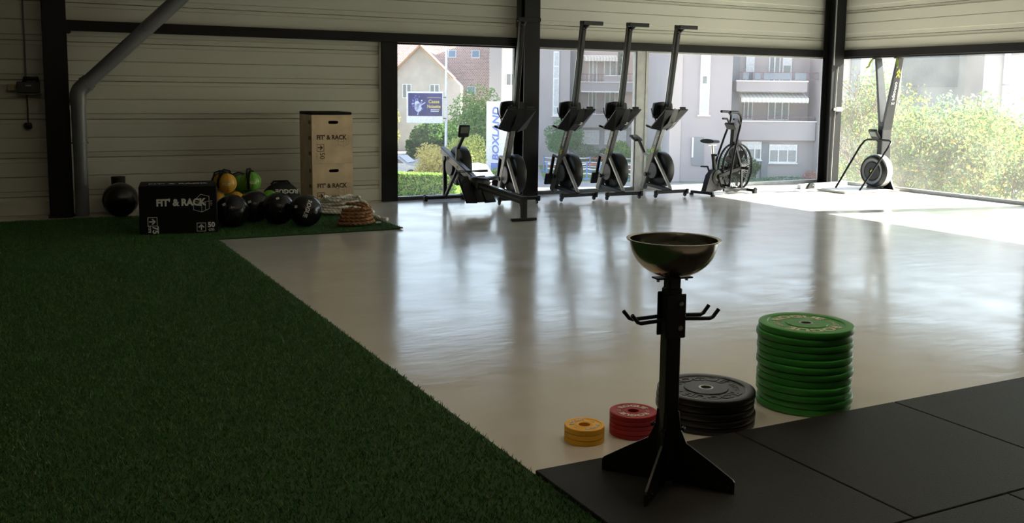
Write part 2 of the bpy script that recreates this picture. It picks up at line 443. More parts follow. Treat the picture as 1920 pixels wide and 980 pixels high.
# ---- windows
def window(name, label, x0, x1, pane_mat, axis='x', frame=M_ALU_DARK, jamb=M_ALU, lo=0.0, hi=2.16, jw=.04, frosted=None):
    w = bpy.data.objects.new(name, None); COL.objects.link(w); struct(w, label)
    def bx(a0, a1, z0, z1, d0, d1):
        mb = MB()
        if axis == 'x': mb.box2((a0, YW+d0, z0), (a1, YW+d1, z1))
        else: mb.box2((XW+d0, a0, z0), (XW+d1, a1, z1))
        return mb
    bx(x0, x1, lo, lo+.052, -.01, .085).build('window_sill', frame, w)
    bx(x0, x1, hi-.022, hi, .01, .075).build('window_frame', jamb, w)
    bx(x0, x0+jw, lo+.052, hi-.022, .01, .075).build('window_frame', jamb, w)
    bx(x1-jw, x1, lo+.052, hi-.022, .01, .075).build('window_frame', jamb, w)
    if frosted:
        bx(x0+jw, x1-jw, lo+.052, frosted, .035, .043).build('pane', M_GLASS_FROST, w)
        bx(x0+jw, x1-jw, frosted, hi-.022, .035, .043).build('pane', pane_mat, w)
    else:
        bx(x0+jw, x1-jw, lo+.052, hi-.022, .035, .043).build('pane', pane_mat, w)
    return w
window('window_1', 'tall window beside the cladding looking onto the house with the tiled roof', 4.653, 6.485, M_GLASS_REAR, jw=.012, jamb=M_STEEL_BLACK)
window('window_2', 'tall window behind the upright rowers', 6.735, 8.60, M_GLASS_REAR, jw=.02)
window('window_3', 'wide window behind the exercise bike looking onto the balconies', 8.78, 12.56, M_GLASS_REAR, frame=M_FRAME_LIGHT, jamb=M_FRAME_LIGHT, jw=.045)
mb = MB(); mb.box2((8.60, YW-.005, 0), (8.69, YW+.08, 2.16)); mb.box2((8.69, YW+.02, 0), (8.78, YW+.08, 2.16)); struct(mb.build('trim_1', M_FRAME_LIGHT), 'pale aluminium mullion between two windows')
window('window_4', 'wide hazy window in front of the trees beside the ski machine', 8.66, 12.40, M_GLASS_RIGHT, axis='y', frame=M_ALU, jamb=M_STEEL_BLACK, jw=.012)
window('window_5', 'window with a frosted lower pane further along the right wall', 4.6, 8.44, M_GLASS_RIGHT, axis='y', frame=M_ALU, jw=.05, frosted=1.31)
mb = MB(); mb.box2((XW-.0, 8.44, 0), (XW+.085, 8.66, 2.16)); struct(mb.build('trim_2', M_ALU_DARK), 'grey mullion of the right hand window wall')

# ================================================================ TURF
def turf(name, label, x0, x1, y0, y1, density, seed, z=0.0, curl=False):
    mb = MB(); nx, ny = 24, 10
    if not curl:
        mb.box2((x0, y0, z), (x1, y1, z+.008))
    else:
        vs = []; fs = []
        for j in range(ny+1):
            for i in range(nx+1):
                x = x0+(x1-x0)*i/nx; y = y0+(y1-y0)*j/ny
                e = max(0, (x-(x1-.35))/.35)*max(0, (y0+.35-y)/.35)
                zz = z+.010+.010*e*e
                vs.append((x, y, zz))
        n0 = len(vs)
        vs += [(a, b, c-.011) for a, b, c in vs]
        W = nx+1
        for j in range(ny):
            for i in range(nx):
                a = j*W+i; fs.append((a, a+1, a+W+1, a+W)); fs.append((n0+a+W, n0+a+W+1, n0+a+1, n0+a))
        for i in range(nx):
            fs.append((i+1, i, n0+i, n0+i+1)); a = ny*W+i; fs.append((a, a+1, n0+a+1, n0+a))
        for j in range(ny):
            a = j*W; fs.append((a, a+W, n0+a+W, n0+a)); a = j*W+nx; fs.append((a+W, a, n0+a, n0+a+W))
        mb.add(vs, fs)
    o = mb.build(name, M_TURF_BASE)
    me = o.data
    tag(o, label, 'artificial turf', kind='stuff')
    ng = bpy.data.node_groups.new('turf_blades', 'GeometryNodeTree')
    ng.interface.new_socket('Geometry', in_out='INPUT', socket_type='NodeSocketGeometry')
    ng.interface.new_socket('Geometry', in_out='OUTPUT', socket_type='NodeSocketGeometry')
    N, L = ng.nodes, ng.links
    gi = N.new('NodeGroupInput'); go = N.new('NodeGroupOutput')
    dp = N.new('GeometryNodeDistributePointsOnFaces'); dp.inputs['Density'].default_value = density; dp.inputs['Seed'].default_value = seed
    nr = N.new('GeometryNodeInputNormal'); sx = N.new('ShaderNodeSeparateXYZ'); cp = N.new('FunctionNodeCompare')
    cp.data_type = 'FLOAT'; cp.operation = 'GREATER_THAN'; cp.inputs[1].default_value = .6
    L.new(nr.outputs[0], sx.inputs[0]); L.new(sx.outputs[2], cp.inputs[0]); L.new(cp.outputs[0], dp.inputs['Selection'])
    co = N.new('GeometryNodeMeshCone'); co.fill_type = 'NONE'
    co.inputs['Vertices'].default_value = 3; co.inputs['Radius Bottom'].default_value = .0021; co.inputs['Radius Top'].default_value = .0004; co.inputs['Depth'].default_value = .015
    sm = N.new('GeometryNodeSetMaterial'); sm.inputs['Material'].default_value = M_TURF
    L.new(co.outputs['Mesh'], sm.inputs[0])
    ip = N.new('GeometryNodeInstanceOnPoints')
    rv = N.new('FunctionNodeRandomValue'); rv.data_type = 'FLOAT_VECTOR'
    rv.inputs[0].default_value = (-.75, -.75, 0); rv.inputs[1].default_value = (.75, .75, 6.28)
    rs = N.new('FunctionNodeRandomValue'); rs.data_type = 'FLOAT'; rs.inputs[2].default_value = .7; rs.inputs[3].default_value = 1.35
    L.new(gi.outputs[0], dp.inputs['Mesh']); L.new(dp.outputs['Points'], ip.inputs['Points']); L.new(sm.outputs[0], ip.inputs['Instance'])
    er = N.new('FunctionNodeEulerToRotation'); L.new(rv.outputs[0], er.inputs[0]); L.new(er.outputs[0], ip.inputs['Rotation'])
    L.new(rs.outputs[1], ip.inputs['Scale'])
    jn = N.new('GeometryNodeJoinGeometry'); L.new(ip.outputs[0], jn.inputs[0]); L.new(gi.outputs[0], jn.inputs[0])
    L.new(jn.outputs[0], go.inputs[0])
    md = o.modifiers.new('blades', 'NODES'); md.node_group = ng
    return o
M_TURF_BASE = mat('turf_backing', (.012, .045, .010), .9, var=(30, .3))
def turf_mat():
    m = bpy.data.materials.new('turf_blade'); m.use_nodes = True
    n, L = m.node_tree.nodes, m.node_tree.links; b = n['Principled BSDF']; b.inputs['Roughness'].default_value = .5
    oi = n.new('ShaderNodeObjectInfo'); cr = n.new('ShaderNodeValToRGB')
    cr.color_ramp.elements[0].color = (.028, .115, .016, 1); cr.color_ramp.elements[1].color = (.065, .225, .032, 1)
    e = cr.color_ramp.elements.new(.93); e.color = (.048, .175, .024, 1)
    e = cr.color_ramp.elements.new(.97); e.color = (.20, .17, .05, 1)
    L.new(oi.outputs['Random'], cr.inputs[0]); L.new(cr.outputs[0], b.inputs['Base Color'])
    return m
M_TURF = turf_mat()
turf('artificial_turf', 'dark green artificial turf track covering the floor beside the pale resin', -3.6, 1.765, .9, 9.86, 8000, 3)
turf('artificial_turf', 'strip of green artificial turf along the cladding under the balls and ropes', -3.6, 3.74, 9.865, 12.05, 6000, 8, z=.001, curl=True)

# ================================================================ RUBBER MATS
def mat_tile(x0, x1, y0, y1, label):
    g = .0035
    mb = MB(); mb.box2((x0+g, y0+g, 0), (x1-g, y1-g, .022), bev=.003)
    return tag(mb.build('rubber_mat', M_RUBBER), label, 'floor mat', 'black rubber floor mats')
R1, R2, R3 = 3.215, 2.245, 1.26
mat_tile(1.767, 2.775, R2, R1, 'black rubber floor mat under the chalk stand, corner touching the turf')
mat_tile(2.775, 3.765, R2, R1, 'black rubber floor mat in front of the black and green plate stacks')
mat_tile(3.765, 4.755, R2, R1, 'black rubber floor mat next to the one before the green plate stack')
mat_tile(4.755, 5.745, R2, R1, 'black rubber floor mat, fourth in the front row from the chalk stand mat')
mat_tile(1.767, 2.28, R3, R2, 'half width black rubber floor mat beside the turf behind the chalk stand mat')
mat_tile(2.28, 3.27, R3, R2, 'black rubber floor mat of the second row behind the chalk stand')
mat_tile(3.27, 4.26, R3, R2, 'black rubber floor mat of the second row with its joint facing the front row mat')
mat_tile(5.745, 6.735, R2, R1, 'black rubber floor mat just beyond the four near ones of the front row')
mat_tile(5.25, 6.24, R3, R2, 'black rubber floor mat just beyond the near ones of the second row')
mat_tile(4.26, 5.25, R3, R2, 'black rubber floor mat, fourth in the second row from the turf')

# ================================================================ GREY PIPE, WALL BOX
pp = thing('drain_pipe', 'grey plastic pipe rising from the floor and bending up diagonally across the cladding', 'pipe', (.66, 12.17, 0))
def pmb(pts, r, n=20): return MB().tube(pts, r, n)
PX, PY = 0.0, 0.0
D = Vector((1.16, 0, 1.12)).normalized()
e0 = Vector((0, 0, 1.40)); 
bend = []
for k in range(9):
    a = k/8*R(46)
    bend.append((.14*(1-math.cos(a)), 0, 1.40+.14*math.sin(a)))
endb = Vector(bend[-1]); 
pmb([(0, 0, .02), (0, 0, .90)], .074).build('lower_pipe', M_PIPE, pp, 40)
pmb([(0, 0, .86), (0, 0, 1.32)], .080).build('upper_pipe', M_PIPE, pp, 40)
pmb([(0, 0, 1.30), (0, 0, 1.40)] + bend[1:] + [tuple(endb + D*.12)], .088).build('elbow', M_PIPE, pp, 40)
pmb([tuple(endb + D*.08), tuple(endb+D*1.05)], .080).build('sloping_pipe', M_PIPE, pp, 40)
pmb([tuple(endb + D*.98), tuple(endb+D*3.9)], .086).build('sloping_pipe', M_PIPE, pp, 40)
for z in (.865, 1.325): pmb([(0, 0, z), (0, 0, z+.018)], .092).build('collar', M_PIPE, pp, 40)
pmb([tuple(endb + D*.05), tuple(endb+D*.075)], .096).build('collar', M_PIPE, pp, 40)
mb = MB(); mb.lathe([(.074, 0), (.105, 0), (.105, .012), (.074, .03)], 20); mb.build('floor_flange', M_PIPE, pp, 40)

eb = thing('control_box', 'dark wall box with cable and hanging pull switch on the cladding beside the column', 'control box', (.14, 12.44, 1.5))
mb = MB(); mb.box((.02, 0, .0), (.24, .12, .13), bev=.008); mb.build('housing', mat('dark_grey_box', (.03, .03, .032), .5), eb)
mb = MB(); mb.box((0.02, .01, -.075), (.26, .10, .02), bev=.004); mb.build('lower_lip', M_PIPE, eb)
mb = MB(); mb.tube([(-.02, .03, .06), (-.02, .03, .10), (.12, .03, .10), (.12, .03, .06)], .025, 8); mb.build('cable_hood', M_BLACK_PLASTIC, eb, 40)
mb = MB(); mb.box((-.155, .02, .0), (.08, .07, .075), bev=.006); mb.build('junction_box', mat('beige_plastic', (.36, .30, .17), .5), eb)
mb = MB(); mb.tube([(0, .05, .06), (0, .06, 1.6), (0, .06, 3.0)], .010, 8); mb.build('cable', M_PIPE, eb, 40)
mb = MB(); mb.tube([(0, .02, -.07), (.004, .03, -.25), (0, .03, -.40)], .007, 8); mb.build('pull_cord', M_BLACK_PLASTIC, eb, 40)
mb = MB(); mb.box((0, .03, -.44), (.085, .07, .075), bev=.02, seg=2); mb.build('pull_switch', M_BLACK_PLASTIC, eb, 40)
mb = MB(); mb.box((.02, -.062, .02), (.06, .006, .012)); mb.build('indicator_strip', M_SILVER, eb)

# little sensor on the corner column
sn = thing('door_sensor', 'small white sensor with its thin cable on the corner column', 'sensor', (12.52, 12.168, 1.28))
mb = MB(); mb.box((.0, 0, 0), (.15, .03, .07), bev=.012, seg=2); mb.build('sensor_body', M_WHITE, sn, 40)
mb = MB(); mb.box((-.10, .003, -.0), (.045, .026, .045), bev=.008); mb.build('magnet', M_WHITE, sn)
mb = MB(); mb.tube([(-.075, .012, .03), (-.075, .012, .25), (-.06, .012, .72)], .004, 6); mb.tube([(-.075, .012, -.03), (-.09, .012, -.8), (-.09, .012, -1.25)], .004, 6); mb.build('cable', M_WHITE, sn)

# ================================================================ FOAM BOX WITH PRINT
fb = thing('plyo_box', 'black foam jump box with white print on the edge of the turf', 'jump box', (1.09, 10.41, .012), (0, 0, R(-8)))
mb = MB(); mb.box2((0, 0, 0), (.765, .55, .50), bev=.012); mb.build('foam_block', M_FOAMBOX, fb, 40)
Mf = frame_M((0, -.0008, 0), (1, 0, 0), (0, 0, 1))
T = lambda x, y, r=0: Mf @ Matrix.Translation((x, y, 0)) @ Matrix.Rotation(r, 4, 'Z')
mb = MB(); add_text(mb, "FIT' & RACK", .098, T(.405, .325), bold=.0045, sx=.92); mb.build('lettering', M_WHITE_PRINT, fb)
mb = MB(); cage_logo(mb, (.605, .315), .185, Mf); mb.build('rack_emblem', M_WHITE_PRINT, fb)
mb = MB(); arrow_sign(mb, (.125, .135), .088, 0, Mf); mb.build('arrow_sign', M_WHITE_PRINT, fb)
mb = MB(); arrow_sign(mb, (.600, .065), .085, PI/2, Mf); mb.build('arrow_sign', M_WHITE_PRINT, fb)
mb = MB(); add_text(mb, "75", .080, T(.150, .048, -PI/2), bold=.003); add_text(mb, "cm", .050, T(.100, .052, -PI/2), bold=.001); mb.build('size_number', M_WHITE_PRINT, fb)
mb = MB(); add_text(mb, "50", .072, T(.700, .085), bold=.003); add_text(mb, "cm", .050, T(.700, .038), bold=.001); mb.build('size_number', M_WHITE_PRINT, fb)
Mt = frame_M((0, 0, .5008), (1, 0, 0), (0, 1, 0))
mb = MB(); add_text(mb, "FIT' & RACK", .11, Mt @ Matrix.Translation((.38, .25, 0)), bold=.002); mb.build('lettering', M_WHITE_PRINT, fb)

# ================================================================ WOODEN JUMP BOXES
def wood_box(loc, label, rz):
    w, d, h, t = .515, .60, .595, .018
    b = thing('plyo_box', label, 'jump box', loc, (0, 0, rz), 'stacked plywood jump boxes')
    sw, sh, sx, sz = .125, .038, .27, .505             # hand slot
    mb = MB()
    mb.box2((0, 0, 0), (sx-sw/2, t, h)); mb.box2((sx+sw/2, 0, 0), (w, t, h)); mb.box2((sx-sw/2, 0, 0), (sx+sw/2, t, sz-sh/2)); mb.box2((sx-sw/2, 0, sz+sh/2), (sx+sw/2, t, h))
    for s in (-1, 1):
        for q in (-1, 1):
            cx, cz = sx+s*sw/2, sz+q*sh/2; c = .016
            mb.prism([(cx, cz), (cx-s*c, cz), (cx-s*c*.3, cz-q*c*.3), (cx, cz-q*c)], 0, t, 'y')
    fp = mb.build('front_panel', M_PLY, b)
    mb = MB(); mb.box2((0, d-t, 0), (w, d, h)); mb.build('back_panel', M_PLY, b)
    mb = MB(); mb.box2((.0, t, 0), (t, d-t, h)); mb.build('side_panel', M_PLY, b)
    mb = MB(); mb.box2((w-t, t, 0), (w, d-t, h)); mb.build('side_panel', M_PLY, b)
    mb = MB(); mb.box2((t, t, 0), (w-t, d-t, t)); mb.build('bottom_panel', M_PLY_SHADE, b)
    mb = MB(); mb.box2((t, t, h-t), (w-t, d-t, h)); mb.build('top_panel', M_PLY, b)
    # darker ply edges at the finger joints of the left side
    for k in range(3):
        mb = MB(); mb.box2((-.0012, .04, .10+k*.19), (-.0004, .16, .145+k*.19)); mb.build('finger_joint', M_PLY_EDGE, b)
    Mf = frame_M((0, -.0006, 0), (1, 0, 0), (0, 0, 1))
    T = lambda x, y, r=0: Mf @ Matrix.Translation((x, y, 0)) @ Matrix.Rotation(r, 4, 'Z')
    mb = MB(); add_text(mb, "FIT' & RACK", .076, T(.245, .318), bold=.0028, sx=.92); mb.build('lettering', M_BURNT, fp)
    mb = MB(); cage_logo(mb, (.395, .285), .155, Mf); mb.build('rack_emblem', mat('pale_burnt_lines', (.40, .28, .16), .8), fp)
    mb = MB(); arrow_sign(mb, (.105, .195), .085, 0, Mf); mb.build('arrow_sign', M_BURNT, fp)
    mb = MB(); add_text(mb, "50", .085, T(.125, .095, -PI/2)); mb.build('size_number', M_BURNT, fp)
    mb = MB(); add_text(mb, "cm", .055, T(.06, .10, -PI/2)); mb.build('unit_print', mat('pale_burnt_lines', (.40, .28, .16), .8), fp)
    return b
wood_box((3.225, 11.62, .012), 'lower plywood jump box of the stack beside the ropes', R(-1))
wb = wood_box((3.222, 11.615, .609), 'upper plywood jump box of the stack, under the black pad', R(-1))
mb = MB(); mb.box2((-.004, -.004, 0), (.507, .60, .035), bev=.012)
o = mb.build('foam_pad', M_FOAMBOX, None, 40); o.location = (3.222, 11.615, 1.206); o.rotation_euler = (0, 0, R(-1))
tag(o, 'thin black foam pad lying on the stacked plywood boxes', 'pad')

# ================================================================ BALLS
def sphere_text(mb, body, size, r, M, bold=.001):
    vs, fs = text_geo(body, size, bold, 0.0)
    def S(v):
        a, b = v.x/r, v.y/r
        return (r*1.004*math.sin(a)*math.cos(b), r*1.004*math.sin(b), r*1.004*math.cos(a)*math.cos(b))
    mb.add([S(v) for v in vs], fs, M)
def facing(o_c, target=(0, 0, 1.5), tilt=0.0, yawoff=0.0, pitchoff=0.0):
    """local +z points from the centre to the viewer's side"""
    d = (Vector(target)-Vector(o_c)).normalized()
    q = d.to_track_quat('Z', 'Y').to_matrix().to_4x4()
    return q @ Matrix.Rotation(yawoff, 4, 'Y') @ Matrix.Rotation(pitchoff, 4, 'X') @ Matrix.Rotation(tilt, 4, 'Z')
def wall_ball(x, y, label, r=.179, logo=None, mark=None):
    b = thing('wall_ball', label, 'medicine ball', (x, y, .012), group='black wall balls')
    mb = MB(); mb.sphere((0, 0, r), r, 40, 24); sk = mb.build('skin', M_VINYL, b, 60)
    # stitched panel seams
    mb = MB(); a = random.uniform(0, 3)
    for k in range(3):
        Mx = Matrix.Translation((0, 0, r)) @ Matrix.Rotation(a+k*PI/3, 4, 'Z') @ Matrix.Rotation(PI/2+.15*k, 4, 'X')
        mb.tube([Mx @ Vector((r*1.0005*math.cos(t*PI/24), r*1.0005*math.sin(t*PI/24), 0)) for t in range(48)], .0016, 5, closed=True)
    mb.build('seam', M_BLACK, sk)
    c = (x, y, .012+r)
    if logo:
        mb = MB(); sphere_text(mb, 'ROGUE', .062, r, Matrix.Translation((0, 0, r)) @ facing(c, tilt=logo[0], yawoff=logo[1], pitchoff=logo[2]), .0016); mb.build('lettering', M_WHITE_PRINT, sk)
    if mark:
        mb = MB(); Mx = Matrix.Translation((0, 0, r)) @ facing(c, tilt=mark[0], yawoff=mark[1], pitchoff=mark[2]) @ Matrix.Translation((0, 0, r))
        for ax in ((-.009, .006), (.009, .006), (-.009, -.009), (.009, -.009)): mb.box((ax[0], ax[1], -.001), (.016, .012, .004), Mx)
        mb.build('emblem', M_WHITE_PRINT, sk)
    return b
wall_ball(2.065, 10.66, 'black wall ball touching the foam jump box', mark=(.5, -.52, -.42))
wall_ball(2.375, 10.985, 'black wall ball tucked behind its neighbours, under the small coloured balls', mark=(.3, -.30, -.30))
wall_ball(2.575, 10.685, 'black wall ball between the hidden one and the ball lettered ROGUE', mark=(.4, -.05, -.68))
wall_ball(2.805, 10.40, 'black wall ball lettered ROGUE at the front edge of the turf', logo=(-1.92, .12, -.12), mark=(0, -.62, -.25))
# slam ball and roller behind the pipe
mb = MB(); mb.sphere((0, 0, .20), .20, 40, 24)
o = mb.build('slam_ball', M_SLAM, None, 60); o.location = (1.06, 12.03, .012); tag(o, 'large glossy black slam ball standing alone beside the grey pipe', 'slam ball')
mb = MB(); mb.lathe([(0, 0), (.075, 0), (.08, .005), (.08, .45), (.075, .455), (.045, .455), (.043, .44), (0, .44)], 28)
o = mb.build('foam_roller', M_BLACK, None, 40); o.location = (1.075, 12.38, .001); tag(o, 'black foam roller standing on end against the cladding behind the slam ball', 'foam roller')

def strap_ball(x, y, z, r, m, label, word=None, strap=True, cat='medicine ball', tilt=0, side=0):
    b = thing('soft_medicine_ball', label, cat, (x, y, z-r), group='small coloured balls with straps')
    mb = MB(); mb.sphere((0, 0, r), r, 28, 16); sk = mb.build('skin', m, b, 60)
    mb = MB()
    for k in range(4):
        a = k*PI/4
        mb.tube([(r*1.001*math.cos(t)*math.cos(a), r*1.001*math.cos(t)*math.sin(a), r+r*1.001*math.sin(t)) for t in [j*2*PI/28 for j in range(28)]], .0013, 4, closed=True)
    mb.build('seam', M_BLACK, sk)
    if strap:
        mb = MB(); rr = r*1.09
        Mx = Matrix.Translation((0, 0, r)) @ Matrix.Rotation(R(35)+side, 4, 'Z') @ Matrix.Rotation(tilt, 4, 'Y')
        prof = [(rr, -.017), (rr+.006, -.017), (rr+.006, .017), (rr, .017)]
        mb.lathe(prof, 24, Mx @ Matrix.Rotation(PI/2, 4, 'X'), closed=True, a0=R(-20), a1=R(200))
        mb.tube([Mx @ Vector(q) for q in ((-rr, 0, .0), (-rr*.6, .02, r*1.15), (0, .03, r*1.32), (rr*.6, .02, r*1.15), (rr, 0, 0))], .011, 6)
        mb.build('strap', M_FABRIC, b, 50)
    if word:
        mb = MB(); sphere_text(mb, word, .042, r, Matrix.Translation((0, 0, r)) @ facing((x, y, z), pitchoff=.12, tilt=-.05), .0012); mb.build('lettering', mat('cream_print', (.75, .70, .45), .7), sk)
    return b
rs = .094
YEL, GRN = M_YELLOW, M_GREENV
for yy in (11.26, 11.46, 11.66):                       # bottom layer, hidden by the wall balls and the foam box
    for xx in (1.94, 2.14, 2.34, 2.54):
        c = YEL if xx < 2.2 else GRN
        strap_ball(xx, yy, .013+rs, rs, c, ('yellow' if c is YEL else 'green') + ' ball buried at the bottom of the pile of small balls', strap=False)
Z2, Z3 = .2375, .428
strap_ball(2.04, 11.36, Z2, rs, YEL, 'yellow ball of the middle layer next to the foam box', strap=False)
strap_ball(2.245, 11.36, Z2, .095, YEL, 'lower yellow ball wedged between the black wall balls', word='ROGUE', strap=False)
strap_ball(2.44, 11.36, Z2, rs, GRN, 'green ball of the middle layer under the top green ball', strap=False)
strap_ball(2.635, 11.36, Z2, rs, GRN, 'lower green ball peeping out behind a black wall ball', strap=False)
for xx in (2.04, 2.24, 2.44): strap_ball(xx, 11.56, Z2, rs, YEL if xx < 2.2 else GRN, ('yellow' if xx < 2.2 else 'green') + ' ball in the middle layer by the cladding', strap=False)
strap_ball(2.142, 11.36, Z3, .118, YEL, 'top yellow ball of the pile with pale lettering', word='KILO')
strap_ball(2.445, 11.46, Z3, .118, GRN, 'top green ball of the pile with pale lettering', word='ROGUE', side=.5, tilt=-.3)
strap_ball(2.13, 11.612, .415, .103, YEL, 'yellow ball with black strap behind the top yellow ball', side=-.4)
strap_ball(2.36, 11.69, .376, .108, GRN, 'green ball with black strap behind the top green ball', side=-.3)

# black sand bag
sb = thing('sandbag', 'black fabric sandbag lettered ROGUE lying between the balls and the plywood boxes', 'sandbag', (2.875, 11.76, .012), (0, 0, R(-12)))
vs = []; fs = []; nu, nv = 24, 14
for j in range(nv+1):
    t = j/nv; e = math.sin(PI*min(max(t, .001), .999))**.45
    for i in range(nu):
        a = 2*PI*i/nu
        rr = .178*e*(1+.07*math.sin(3*a+5*t)+.05*math.sin(7*t+a))
        vs.append((-.24+.48*t, rr*math.cos(a)*1.0, .185+rr*math.sin(a)*1.05 + .02*math.sin(4*t)))
for j in range(nv):
    for i in range(nu): fs.append((j*nu+i, j*nu+(i+1) % nu, (j+1)*nu+(i+1) % nu, (j+1)*nu+i))
fs += [tuple(range(nu)), tuple(nv*nu+k for k in range(nu-1, -1, -1))]
mb = MB(); zmin = min(v[2] for v in vs); mb.add([(a, b, c-zmin) for a, b, c in vs], fs); mb.build('bag', mat('black_canvas', (.013, .013, .014), .8, bump=(70, .3)), sb, 60)
mb = MB(); mb.tube([(-.12, -.03, .35), (-.09, -.05, .385), (.07, -.05, .39), (.10, -.03, .355)], .013, 6); mb.build('handle', M_FABRIC, sb, 50)
mb = MB(); add_text(mb, 'ROGUE', .080, frame_M((.06, -.168, .275), (-1, 0, 0), (0, -.60, -.80)), bold=.003, extrude=.004); mb.build('lettering', M_WHITE_PRINT, sb)

# ================================================================ ROPES
def rope(name, label, pts, r, m, loc, ends=None):
    # resample the path closely so that the twist shows
    P = [Vector(p) for p in pts]; out = []
    n = len(P)
    for i in range(n-1):
        p0, p1, p2, p3 = P[max(i-1, 0)], P[i], P[i+1], P[min(i+2, n-1)]
        seg = max(2, int((p2-p1).length/.014))
        for k in range(seg):
            t = k/seg
            out.append(.5*((2*p1)+(-p0+p2)*t+(2*p0-5*p1+4*p2-p3)*t*t+(-p0+3*p1-3*p2+p3)*t**3))
    out.append(P[-1])
    t = thing(name, label, 'rope', loc)
    mb = MB(); mb.tube(out, r, 9, lobes=3, twist=2*PI/(r*7.5)/1.0, lobe_d=.42); mb.build('strands', m, t, 70)
    if ends:
        for e, d in ((out[0], out[0]-out[3]), (out[-1], out[-1]-out[-4])):
            d.normalize(); q = MB(); q.tube([tuple(e-d*.01), tuple(e+d*.06)], r*1.08, 12); q.build('end_sleeve', ends, t, 40)
    return t
rr = random.Random(5)
pts = []
r0 = .019
# white rope: long flat loops, laid in layers
for lay in range(5):
    for k in range(16):
        a = 2*PI*k/16
        ax = .275-.018*lay+rr.uniform(-.03, .03); ay = .17-.014*lay+rr.uniform(-.02, .02)
        pts.append((ax*math.cos(a)+.02*lay-.02, ay*math.sin(a)+.012*lay, r0+.034*lay+.012*k/16+.012*math.sin(a*2+lay)+.012))
pts += [(.20*math.cos(k*.9+1)+.05, .13*math.sin(k*1.3), .20+.02*math.sin(k*2.1)) for k in range(14)]
pts += [(.30, -.02, .17), (.37, .0, .135), (.43, .02, .055), (.455, -.06, .022), (.43, -.12, r0)]
rope('battle_rope', 'thick white twisted rope heaped in loops in front of the plywood boxes', pts, r0, M_ROPE_W, (3.42, 11.30, .012), M_WHITE)
pts = [(-.10, .55-.40, .021), (.02, .26, .03), (.20, .25, .05), (.30, .16, .055), (.335, .05, .03), (.33, -.05, .02)]
# a second white rope trailing to the right of the heap
rope('battle_rope', 'white twisted rope end trailing over the turf edge beside the brown rope', [(-.02, .16, .022), (.06, .19, .025), (.14, .16, .024), (.15, .08, .022), (.13, .0, .022), (.16, -.08, .022)], .020, M_ROPE_W, (3.60, 10.62, .013), M_WHITE)
pts = []
r1 = .0205
for lay in range(5):
    for k in range(16):
        a = 2*PI*k/16+.4
        ax = .195-.012*lay+rr.uniform(-.010, .010); ay = .15-.008*lay+rr.uniform(-.010, .010)
        pts.append((ax*math.cos(a)+.004*lay, ay*math.sin(a)+.006*lay, r1+.036*lay+.036*k/16))
pts += [(.10, -.10, .215), (.0, -.07, .245), (-.08, .02, .25), (-.05, .08, .235), (.05, .06, .245), (.11, -.02, .235), (.10, -.10, .20), (.02, -.14, .205)]
rope('climbing_rope', 'coiled brown manila climbing rope on the turf edge', pts, r1, M_ROPE_B, (3.33, 10.25, .012))
mb = MB(); mb.tube([(0, 0, .022), (.06, -.01, .022)], .022, 12)
o = mb.build('rope_ferrule', M_STAINLESS, None, 40); o.location = (3.545, 10.22, .012); tag(o, 'short steel ferrule at the foot of the brown rope coil', 'ferrule')

